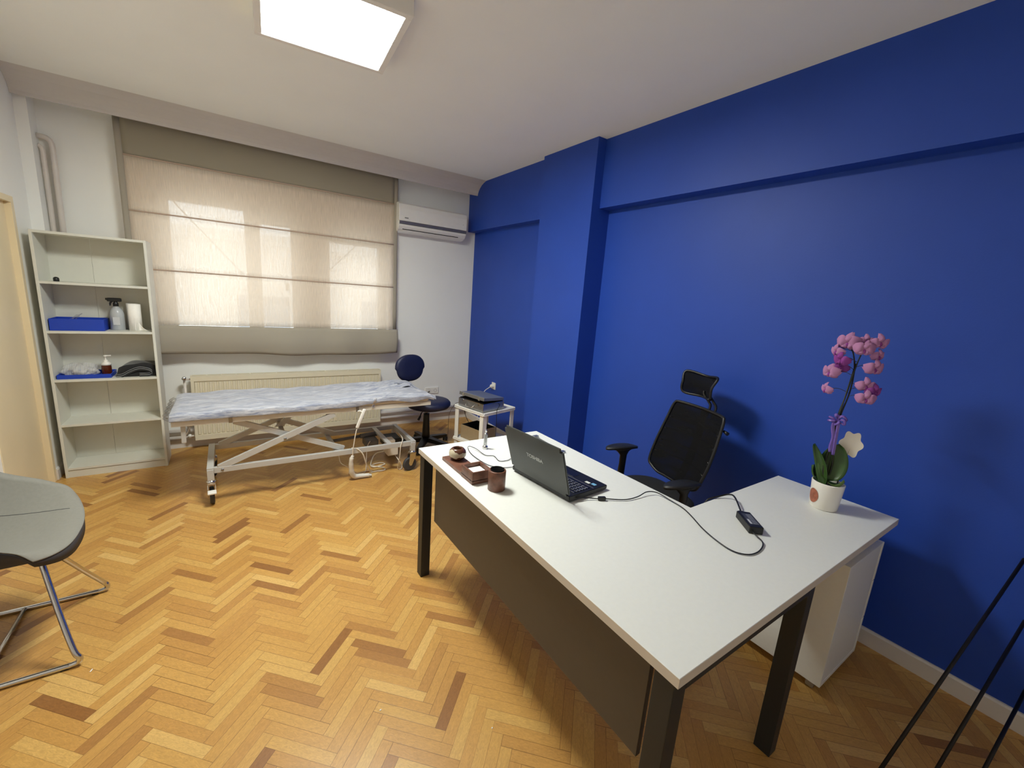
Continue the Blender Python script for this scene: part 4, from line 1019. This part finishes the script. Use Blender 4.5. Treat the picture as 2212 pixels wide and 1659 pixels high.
# charger and cables
def adapter():
    a = Vector((1.727, .795)); b = Vector((1.640, .690))
    o = Vector((1.636, .688, ZT)); ex_ = Vector((.56, -.33, 0)); 
    ey_ = Vector((.090, .105, 0)).normalized(); ex_ = Vector((ey_.y, -ey_.x, 0))
    M_ = frame_mtx(o, ex_, ey_, Vector((0, 0, 1)))
    t = thing('laptop_charger', 'black laptop charger brick lying on the desk return', 'charger', (M_ @ Vector((.026, .065, 0)))[:])
    bm = NB(); box(bm, 0, .053, 0, .128, .0005, .030, .003, 2, M_); br = obj('brick', bm, M_blackp, t)
    bm = NB(); box(bm, .010, .046, .018, .108, .0302, .0308, 0, 1, M_); obj('rating_label', bm, mat('label_dark_grey', (58, 60, 70), .4), br)
    bm = NB(); box(bm, .012, .020, .024, .060, .0308, .0312, 0, 1, M_)
    for i in range(9): box(bm, .024+.0, .044, .026+.009*i, .0275+.009*i, .0308, .0311, 0, 1, M_)
    obj('label_print', bm, mat('label_print', (190, 192, 196), .5), br)
    bm = NB(); box(bm, .015, .037, .127, .150, .006, .022, .003, 2, M_); obj('plug', bm, M_blackp, br)
    bm = NB(); P = [(M_ @ Vector((.014, -.0, .014)))[:], (M_ @ Vector((.012, -.02, .012)))[:], (1.609, .622, ZT+.006), (1.544, .602, ZT+.004), (1.484, .608, ZT+.004), (1.452, .646, ZT+.004), (1.460, .709, ZT+.004), (1.492, .79, ZT+.004), (1.542, .873, ZT+.004), (1.572, .936, ZT+.004), (1.582, 1.007, ZT+.005), (1.576, 1.071, ZT+.012), (1.531, 1.092, ZT+.016), (1.466, 1.089, ZT+.008), (1.393, 1.098, ZT+.006), (1.318, 1.141, ZT+.007), (1.289, 1.155, ZT+.007), (1.245, 1.18, ZT+.010), (1.20, 1.187, ZT+.016), (1.186, 1.200, ZT+.018)]
    tube(bm, P, .0024, 8, 6); obj('output_cable', bm, M_blackp, t)
    bm = NB(); m2 = frame_mtx((1.303, 1.148, ZT+.0085), Vector((.90, -.44, 0)).normalized(), Vector((.44, .90, 0)).normalized(), Vector((0, 0, 1)))
    box(bm, -.017, .017, -.008, .008, -.008, .008, .003, 2, m2); obj('ferrite_core', bm, M_blackp, t)
    bm = NB(); P = [(M_ @ Vector((.026, .148, .014)))[:], (M_ @ Vector((.030, .165, .020)))[:], (1.85, .865, ZT+.026), (1.862, .898, ZT+.020), (1.83, .918, ZT+.010), (1.79, .930, ZT+.005), (1.76, .94, ZT-.01), (1.74, .948, ZT-.08), (1.73, .95, ZT-.30), (1.74, .95, .10), (1.80, 1.0, .008), (2.1, 1.1, .008)]
    tube(bm, P, .0036, 8, 6); obj('mains_cable', bm, M_blackp, t)
adapter()
bm = NB(); P = [(1.175, 1.600, ZT+.004), (1.137, 1.603, ZT+.004), (1.086, 1.621, ZT+.004), (1.042, 1.678, ZT+.004), (1.031, 1.809, ZT+.006), (1.050, 1.904, ZT+.008), (1.072, 1.930, ZT+.010), (1.088, 1.88, ZT+.010), (1.094, 1.794, ZT+.005), (1.131, 1.766, ZT+.004), (1.122, 1.698, ZT+.004), (1.16, 1.685, ZT+.004), (1.194, 1.698, ZT+.004)]
tube(bm, P, .0018, 8, 8); single('thin_cable', bm, M_black2, 'thin dark cable looping on the desk left of the laptop', 'cable', (1.08, 1.75, ZT))
bm = NB(); P = [(1.535, 1.93, ZT+.006), (1.515, 1.664, ZT+.006)]
tube(bm, P, .003, 10)
rod = single('silver_rod', bm, M_alu, 'thin silver rod with block ends lying behind the laptop', 'rod', (1.525, 1.8, ZT))
for x, y in ((1.535, 1.935), (1.516, 1.662)):
    bm = NB(); box(bm, x-.02, x+.016, y-.012, y+.012, ZT, ZT+.012, .003); obj('end_block', bm, M_alu, rod)
bm = NB(); tube(bm, [(1.47, 1.762, ZT+.0055), (1.53, 1.778, ZT+.0055)], [.005, .005, .003], 10, 3)
box(bm, 1.475, 1.515, 1.758, 1.775, ZT, ZT+.008, .002)
single('red_marker', bm, M_red, 'small red marker lying on the desk behind the laptop lid', 'marker', (1.5, 1.77, ZT))

# ------------------------------------------------------------------ orchid
def orchid():
    c = Vector((2.205, .645, ZT)); t = thing('potted_orchid', 'purple orchid in a white pot on the desk corner', 'orchid', c[:])
    bm = NB(); lathe(bm, [(0, 0), (.050, 0), (.054, .004), (.062, .118), (.0625, .122), (.059, .124), (.057, .12), (.053, .09), (0, .088)], c, 48); pot = obj('pot', bm, M_potw, t)
    # round printed picture on the pot (brown and orange)
    bm = NB(); vd = Vector((c.x, c.y, 0)).normalized(); a0 = math.atan2(-vd.y, -vd.x)-.82
    ctr = bm.verts.new(c+Vector((.0605*math.cos(a0), .0605*math.sin(a0), .056))); R_ = []
    for j in range(24):
        q = 2*PI*j/24; aa = a0+.025/.06*math.cos(q); z = .056+.033*math.sin(q); r = .054+.008*(z/.118)+.0016
        R_.append(bm.verts.new(c+Vector((r*math.cos(aa), r*math.sin(aa), z))))
    ctr.co = c+Vector(((.054+.008*.056/.118+.0018)*math.cos(a0), (.054+.008*.056/.118+.0018)*math.sin(a0), .056))
    for j in range(24): bm.faces.new((ctr, R_[j], R_[(j+1) % 24]))
    obj('picture_sticker', bm, mat('sticker_orange_brown', (158, 92, 68), .5, noise=.35, nscale=70), pot)
    bm = NB(); lathe(bm, [(0, .092), (.05, .094), (.054, .10)], c, 30); obj('soil', bm, M_soil, t)
    S = Vector((-vd.y, vd.x, 0))      # image left is +S
    def P(s, z, d=0): return c+S*s+vd*d+Vector((0, 0, z))
    # leaves
    def leaf(base, tip, w, bend, m, curl=.0):
        base, tip = Vector(base), Vector(tip); ax = (tip-base); ln = ax.length; ax.normalize()
        side = ax.cross(bend).normalized(); nn = side.cross(ax).normalized()
        bm = NB()
        def fn(u, v):
            s = math.sin(PI*min(1, max(0, u))**.75)**.55*w if 0 < u < 1 else 0.001
            return base+ax*ln*u+side*s*(v-.5)*2+nn*(-.018*math.sin(PI*u)+.012*((v-.5)*2)**2)
        solid_grid(bm, fn, lambda u, v: nn*.0015, 16, 9); obj('leaf', bm, m, t)
    leaf(P(.004, .128, .0), P(-.006, .302, .01), .054, -vd, M_leaf)
    leaf(P(.012, .10, -.01), P(.078, .285, -.01), .024, -vd+S*.5, M_leaf)
    leaf(P(.0, .115, -.01), P(-.055, .145, -.02), .020, Vector((0, 0, 1)), M_leaf2)
    leaf(P(.02, .10, .01), P(.075, .17, .03), .016, Vector((0, 0, 1)), M_leaf)
    # white flower-shaped card on a stick
    bm = NB(); cc = P(-.045, .305, .03); R_ = []
    n = 64
    for j in range(n):
        a = 2*PI*j/n; r = .052*(1+.13*math.cos(6*a)); R_.append((math.cos(a)*r*.74, math.sin(a)*r*1.08))
    ux = (S*.9+vd*-.1).normalized(); uz = Vector((0, 0, 1)); off = vd*.0015
    A = [bm.verts.new(cc+ux*p[0]+uz*p[1]) for p in R_]; B = [bm.verts.new(cc+ux*p[0]+uz*p[1]+off) for p in R_]
    bm.faces.new(A); bm.faces.new(B[::-1])
    for j in range(n): bm.faces.new((A[j], A[(j+1) % n], B[(j+1) % n], B[j]))
    bmesh.ops.recalc_face_normals(bm, faces=bm.faces[:]); obj('flower_card', bm, M_wtag, t)
    bm = NB(); tube(bm, [P(-.03, .10, .03), P(-.04, .25, .031), P(-.045, .29, .032)], .002, 6); obj('card_stick', bm, M_stem, t)
    # stems
    bm = NB(); tube(bm, [P(.015, .10), P(.03, .19, .005), P(.022, .30), P(.022, .42), P(.012, .52), P(.006, .60), P(-.004, .69), P(-.02, .75), P(-.05, .765)], [.0045, .004, .0035, .0035, .003, .003, .0025, .002, .0015], 8, 5); obj('stem', bm, M_stem, t)
    bm = NB(); tube(bm, [P(.01, .10, .01), P(.002, .20, .01), P(.016, .32, .008), P(.014, .43, .008), P(.002, .53, .006), P(.004, .63, .006), P(.02, .70, .004), P(.04, .73)], [.0045, .004, .0035, .0035, .003, .003, .0025, .002], 8, 5); obj('stem', bm, M_stem, t)
    bm = NB(); tube(bm, [P(.008, .10, -.005), P(.022, .38, -.002), P(.004, .66, 0)], .0026, 6); obj('support_stick', bm, M_stem, t)
    # ribbon
    bm = NB(); random.seed(5)
    for k in range(6):
        a = k*1.1; r = .022; pts = [P(.02, .405, -.004), P(.02+r*math.cos(a), .405+.8*r*math.sin(a)+.01, -.012), P(.02+1.5*r*math.cos(a+.5), .405+.9*r*math.sin(a+.5), -.006), P(.02, .405, -.004)]
        tube(bm, pts, [.002, .006, .005, .002], 6, 5)
    solid_grid(bm, lambda u, v: P(.030-.012*u+.014*(v-.5)+.003*math.sin(u*9), .40-.14*u, -.008+.003*math.sin(v*7)), lambda u, v: vd*.001, 14, 5)
    solid_grid(bm, lambda u, v: P(.014-.006*u+.012*(v-.5), .40-.15*u, -.009+.003*math.sin(v*7)), lambda u, v: vd*.001, 14, 5)
    obj('ribbon', bm, M_ribbon, t)
    # blossoms: two broad petals, three sepals and a lip
    def blossom(s, z, d, size, yaw, m, k):
        cc = P(s, z, d); n_ = (-vd*math.cos(yaw)+S*math.sin(yaw)+Vector((0, 0, -.25))).normalized()
        a_ = n_.cross(Vector((0, 0, 1))).normalized(); b_ = a_.cross(n_).normalized(); rnd = random.Random(k)
        bm = NB()
        def petal(ang, ln, w):
            dx = a_*math.cos(ang)+b_*math.sin(ang); sd = n_.cross(dx)
            def fn(u, v):
                ww = w*math.sin(PI*(u*.92+.04))**.7
                return cc+dx*ln*u+sd*ww*(v-.5)*2+n_*(.010*math.sin(PI*u)-.012*u*u+.006*math.cos((v-.5)*PI)+.0015*math.sin(u*9+v*7))*size/.035
            solid_grid(bm, fn, lambda u, v: n_*-.0006, 9, 7)
        tw = rnd.uniform(-.3, .3)
        for ang, ln, w in ((tw, 1.0, .62), (PI-tw, 1.0, .62), (PI/2+tw, .95, .36), (PI*1.28, .85, .32), (PI*1.72, .85, .32)):
            petal(ang, ln*size, w*size)
        p = obj('blossom', bm, m, t)
        bm = NB(); tube(bm, [cc, cc+n_*.010-b_*.006, cc+n_*.013-b_*.016], [.005, .005, .002], 8, 3); obj('lip', bm, M_petal2, p)
        bm = NB(); st = P(.003, min(.72, z-.005), .004); tube(bm, [st, (st+cc)/2+Vector((0, 0, .012)), cc-n_*.002], .0012, 6, 4); obj('flower_stalk', bm, M_stem, p)
    FL = [(.045, .745, 0, .042, .3, 0), (-.056, .758, .01, .034, -.5, 0), (-.012, .725, -.02, .036, -.2, 0), (.075, .705, 0, .030, .8, 0),
          (.055, .672, -.02, .032, .5, 1), (-.058, .650, 0, .036, -.6, 0), (.082, .612, -.005, .036, .6, 0), (-.045, .575, .0, .033, -.4, 0),
          (-.075, .555, .01, .032, -.8, 1), (.082, .535, .0, .028, .9, 0), (-.055, .522, -.015, .034, -.2, 0), (-.060, .702, .02, .028, -.9, 0), (.050, .635, .02, .028, .4, 1), (-.012, .760, .01, .026, -.2, 0)]
    for k, (s, z, d, size, yaw, mm) in enumerate(FL): blossom(s, z, d, size*1.1, yaw, M_petal2 if mm else M_petal, k)
orchid()

# ------------------------------------------------------------------ mesh office chair
def office_chair():
    F = Vector((-.967, .255, 0)).normalized(); S = Vector((-F.y, F.x, 0)); S = S if S.y > 0 else -S; Z = Vector((0, 0, 1))
    c = Vector((2.04, 1.455, 0))
    t = thing('office_chair', 'black mesh office chair with headrest behind the desk', 'office chair', c[:])
    def P(f, s, z): return c+F*f+S*s+Z*z
    Mc = frame_mtx(c, F, S, Z)
    # seat cushion
    bm = NB()
    def seat(u, v):
        a = 2*PI*u; ca, sa = math.cos(a), math.sin(a)
        k = 1/max((abs(ca)**3.2+abs(sa)**3.2)**(1/3.2), 1e-6)
        r = [.0, .55, .85, 1.0, 1.0, .9, .5, .0][int(round(v*7))]; z = [.505, .506, .503, .490, .465, .450, .446, .446][int(round(v*7))]
        return P(.235*k*ca*r+.01, .245*k*sa*r, z-.012*max(0, ca)*r)
    grid(bm, seat, 49, 8); bmesh.ops.remove_doubles(bm, verts=bm.verts, dist=.0004); bmesh.ops.recalc_face_normals(bm, faces=bm.faces[:])
    obj('seat', bm, mat('black_seat_fabric', (24, 24, 25), .85, bump=.3, bscale=500), t)
    # back
    rec = math.radians(14); up = (-F*math.sin(rec)+Z*math.cos(rec)); nf = (F*math.cos(rec)+Z*math.sin(rec)); B0 = c-F*.195+Z*.545+S*.022
    prof = [(.0, .130), (.02, .185), (.05, .218), (.16, .228), (.26, .224), (.36, .214), (.43, .206), (.456, .198), (.468, .18)]
    def hw(h):
        for (a, wa), (b, wb) in zip(prof, prof[1:]):
            if h <= b: return wa+(wb-wa)*(h-a)/(b-a)
        return prof[-1][1]
    def bp_(s, h, off=0):
        curve = .035*(s/.22)**2-.02*math.sin(PI*h/.47)*.5
        return B0+S*(s-.026*(h/.47))+up*(h+.012*(1-(s/.22)**2)*(h/.47))+nf*(curve+off)
    bm = NB(); solid_grid(bm, lambda u, v: bp_((u-.5)*2*hw(v*.468)*.97, v*.468), lambda u, v: -nf*.003, 26, 30); obj('back_mesh', bm, M_mesh, t)
    bm = NB(); loopp = [bp_(-w, h) for h, w in prof]+[bp_(s, .468) for s in (-.08, 0, .08)]+[bp_(w, h) for h, w in reversed(prof)]+[bp_(s, 0) for s in (.08, 0, -.08)]
    tube(bm, catmull(loopp+[loopp[0]], 4), .009, 8); obj('back_frame', bm, M_blackp, t)
    bm = NB(); tube(bm, [bp_(0, .46, -.02), bp_(0, .30, -.045), bp_(0, .10, -.05), P(-.16, .0, .46), P(-.05, 0, .42)], [.018, .022, .024, .022, .02], 10, 5)
    for h in (.12, .20, .28, .36): tube(bm, [bp_(-hw(h)*.95, h, -.004), bp_(-.08, h+.01, -.03), bp_(.08, h+.01, -.03), bp_(hw(h)*.95, h, -.004)], .006, 8, 5)
    obj('back_support', bm, M_blackp, t)
    bm = NB(); tube(bm, [bp_(-hw(.40), .40, -.02), bp_(-hw(.40)-.03, .395, -.03)], [.008, .011], 8); obj('adjustment_knob', bm, M_blackp, t)
    # headrest
    for s in (-.028, -.075):
        bm = NB(); tube(bm, [bp_(s, .43, -.022), bp_(s, .495, -.024), bp_(s+.018, .52, -.012), bp_(s+.05, .548, .002), bp_(s+.056, .568, .004)], .0075, 8, 4); obj('headrest_post', bm, M_blackp, t)
    hc = .028
    def hp(s, h, off=0): return B0+S*(s+hc)+up*(h-.018)+nf*(.055*(s/.13)**2-.01+off+.018*math.cos((h-.63)*24))
    bm = NB(); solid_grid(bm, lambda u, v: hp((u-.5)*.25*(1-.10*(1-v)), .565+.125*v-.012*abs(u-.5)*(1-v)), lambda u, v: -nf*.004, 24, 12); hr = obj('headrest', bm, M_mesh, t)
    bm = NB(); q = [(-.5, 0), (-.5, .5), (-.5, 1), (0, 1), (.5, 1), (.5, .5), (.5, 0), (0, 0)]
    L_ = [hp(a*.25*(1-.10*(1-b)), .565+.125*b-.012*abs(a)*(1-b)) for a, b in q]
    tube(bm, catmull(L_+[L_[0]], 5), .008, 8); obj('headrest_frame', bm, M_blackp, hr)
    # arms
    for sg in (1, -1):
        bm = NB(); s0 = .285*sg
        def pad(u, v):
            a = 2*PI*u; r = [0, .75, 1.0, 1.0, .75, 0][int(round(v*5))]; z = [.690, .690, .684, .672, .664, .662][int(round(v*5))]
            return P(.012+.120*math.cos(a)*r, s0+.042*math.sin(a)*r*(1+.1*math.cos(a)), z-.010*abs(math.cos(a))**3*r*(1 if z > .67 else .0)+(.0))
        grid(bm, pad, 33, 6); bmesh.ops.remove_doubles(bm, verts=bm.verts, dist=.0004); bmesh.ops.recalc_face_normals(bm, faces=bm.faces[:])
        arm = obj('armrest', bm, mat('arm_pad', (30, 31, 33), .5), t)
        bm = NB()
        for (f0, f1, za, zb) in ():
            pass
        R_ = []
        for f0, w_, z in ((.0, .075, .664), (.0, .045, .645), (-.005, .026, .62), (-.005, .024, .56), (0, .028, .46), (0, .03, .43)):
            R_.append([bm.verts.new(P(f0+w_*math.cos(2*PI*j/16), s0+(.014 if z < .66 else .02)*math.sin(2*PI*j/16), z)) for j in range(16)])
        for a, b in zip(R_, R_[1:]):
            for j in range(16): bm.faces.new((a[j], a[(j+1) % 16], b[(j+1) % 16], b[j])).smooth = True
        bm.faces.new(R_[0]); bm.faces.new(R_[-1][::-1]); bmesh.ops.recalc_face_normals(bm, faces=bm.faces[:])
        tube(bm, [P(0, s0, .44), P(0, s0*.8, .432), P(0, s0*.3, .435)], [.02, .018, .016], 8, 3)
        obj('arm_post', bm, M_blackp, arm)
    bm = NB(); box(bm, -.10, .10, -.08, .08, .405, .447, .008, 2, Mc); obj('mechanism', bm, M_blackp, t)
    bm = NB(); tube(bm, [P(0, 0, .12), P(0, 0, .41)], [.026, .026, .018], 16); obj('gas_spring', bm, M_blackp, t)
    for k in range(5):
        a = 2*PI*k/5+.3; d = Vector((math.cos(a), math.sin(a), 0)); bm = NB()
        tube(bm, [c+Z*.10, c+d*.12+Z*.095, c+d*.26+Z*.075], [.026, .022, .017], 10, 3); leg = obj('base_leg', bm, M_blackp, t)
        bm = NB(); e = c+d*.26
        tube(bm, [e+Z*.03, e+Z*.07], .008, 8)
        for sgn in (-1, 1):
            wm = Matrix.Translation(e+Z*.0275) @ Matrix.Rotation(a+.9, 4, 'Z') @ Matrix.Rotation(PI/2, 4, 'X') @ Matrix.Translation((0, 0, sgn*.015-.009))
            v0 = set(bm.verts); lathe(bm, [(.006, 0), (.025, 0), (.0275, .003), (.0275, .015), (.025, .018), (.006, .018)], (0, 0, 0), 20)
            for v in set(bm.verts)-v0: v.co = wm @ v.co
        obj('castor', bm, M_rub, leg)
office_chair()

# ------------------------------------------------------------------ grey visitor chair at the left
def visitor():
    y0, y1 = 2.105, 2.60
    t = thing('visitor_chair', 'grey upholstered shell chair on chrome sled base by the door', 'chair', (-.78, 2.36, 0))
    # closed thick shell: u across, v front to back and up
    yc = 2.385; W = .31
    path = [(-.585, .452), (-.64, .458), (-.72, .448), (-.80, .440), (-.88, .438), (-.95, .452), (-1.0, .495), (-1.03, .56), (-1.05, .66), (-1.062, .74), (-1.066, .79)]
    A = catmull([(p[0], 0, p[1]) for p in path], 4)
    def fn(u, v):
        k = v*(len(A)-1); i = min(int(k), len(A)-2); p = A[i].lerp(A[i+1], k-i); s = (u-.5)*2
        wdt = W*(1-.06*(1-min(1, v*5))**2)*(1-.20*max(0, (v-.75)/.25)**2)
        rise = abs(s)**2.4*(.050+.42*min(.45, max(0, v)))*(1-.6*max(0, (v-.6)/.4))
        fwd = abs(s)**2.2*(.16*max(0, (v-.45)/.55))+ -abs(s)**2.5*.06*(1-min(1, v*4))
        return (p.x+fwd, yc+s*wdt, p.z+rise)
    bm = NB(); solid_grid(bm, fn, lambda u, v: (0, 0, -.004), 40, 50); sh = obj('seat_shell', bm, M_grey, t)
    bm = NB()
    def f2(u, v):
        x, y, z = fn(u, v); return (x-.002, y, z-.0045)
    def o2(u, v):
        s = (u-.5)*2; v_ = max(0, min(1, v))
        back = max(0, (v_-.5)/.5)
        return (-.035*back, -s*.012, -.05*(1-abs(s)**2*.55)*(1-back)-.004)
    solid_grid(bm, f2, o2, 40, 50); obj('outer_shell', bm, M_greyd, t)
    bm = NB(); P = []
    for i in range(15):
        v = .10+.34*i/14; x, y, z = fn(.80, v); P.append((x, y, z+.0006))
    tube(bm, P, .0012, 6); obj('seam', bm, mat('seam_dark', (84, 86, 86), .9), t)
    r = .0105
    for y, yt in ((y0, 2.29), (y1, 2.42)):
        bm = NB()
        P = [(-.695, yt-(y-yt)*.12, .425), (-.680, yt, .36), (-.632, yt+(y-yt)*.5, .205), (-.586, y-(y-yt)*.06, .070), (-.570, y, .036), (-.575, y, .018), (-.597, y, .0118), (-.64, y, .0115), (-.93, y, .0115), (-1.035, y, .0115), (-1.07, y, .02), (-1.075, y, .045), (-1.05, y, .15), (-.96, yt, .40)]
        tube(bm, P, r, 12, 6); o = obj('sled_leg', bm, M_chrome, t)
        for x in (-.615, -1.02):
            bm = NB(); box(bm, x-.013, x+.013, y-.009, y+.009, 0, .016, .003); obj('glide', bm, M_rub, o)
    bm = NB(); tube(bm, [(-.850, y0, .0135), (-.850, y1, .0135)], .008, 10); obj('cross_bar', bm, M_chrome, t)
    bm = NB(); tube(bm, [(-.695, 2.26, .423), (-.695, 2.44, .423)], .009, 10); tube(bm, [(-.96, 2.17, .40), (-.96, 2.55, .40)], .009, 10); obj('seat_bar', bm, M_chrome, t)
visitor()

# ------------------------------------------------------------------ leaning rods at the right edge, small litter
RD = [((1.725, .202), (2.573, .076, .712), 'nearest the drawer pedestal'), ((1.92, .092), (2.571, .024, .468), 'in the middle of the three'), ((2.075, -.002), (2.571, -.035, .19), 'shortest, nearest the right edge')]
for (fx, fy), (wx, wy, wz), w_ in RD:
    bm = NB(); tube(bm, [(fx, fy, .012), (wx, wy, wz)], .006, 12)
    single('metal_rod', bm, mat('dark_rod', (30, 26, 26), .4, metal=.4), 'thin dark rod leaning on the blue wall, '+w_, 'rod', (fx, fy, 0), 'dark rods leaning at the right edge')
for k, (x, y, a, l_) in enumerate(((-.529, 2.05, 1.2, 'near the grey chair sled leg'), (.406, 1.317, .2, 'in the middle of the open floor'), (.74, 1.042, .5, 'close to the desk modesty panel'))):
    bm = NB(); m_ = Matrix.Translation((x, y, .0)) @ Matrix.Rotation(a, 4, 'Z'); s_ = (1.0, .55, .4)[k]
    box(bm, -.007*s_, .007*s_, -.002, .002, .0003, .0025, .0008, 1, m_)
    single('paper_scrap', bm, M_paper, 'tiny white scrap on the parquet '+l_, 'scrap', (x, y, 0))

# ------------------------------------------------------------------ outside the window
def outside():
    t = thing('neighbour_building', 'pale apartment facade seen faintly through the blind', 'building', (1, 11, -6))
    bm = NB(); box(bm, -8, 14, 11, 14, -6, 2.3); obj('facade', bm, M_facade, t)
    bm = NB(); box(bm, -8.2, 14.2, 10.8, 14.2, 2.3, 2.5); obj('cornice', bm, M_facade, t)
    for x in (-4.5, -1.9, .7, 3.3, 5.9):
        for z in (-1.4, .6):
            f = obj('window', b1(x-.6, x+.6, 10.94, 11.02, z-.6, z+.7), M_winframe, t)
            obj('pane', b1(x-.5, x+.5, 10.92, 10.95, z-.5, z+.6), M_facwin, f)
    for i, (a, b) in enumerate((((-.357, 5.3, 2.225), (.158, 5.3, 1.62)), ((1.304, 5.3, 2.044), (.99, 5.3, 1.72)))):
        bm = NB(); tube(bm, [(a[0], YG+.045, a[2]), a, b, (b[0], YG+.045, b[2])], .006, 8)
        obj('outside_strut', bm, M_steel, bpy.data.objects['window_1'])
outside()
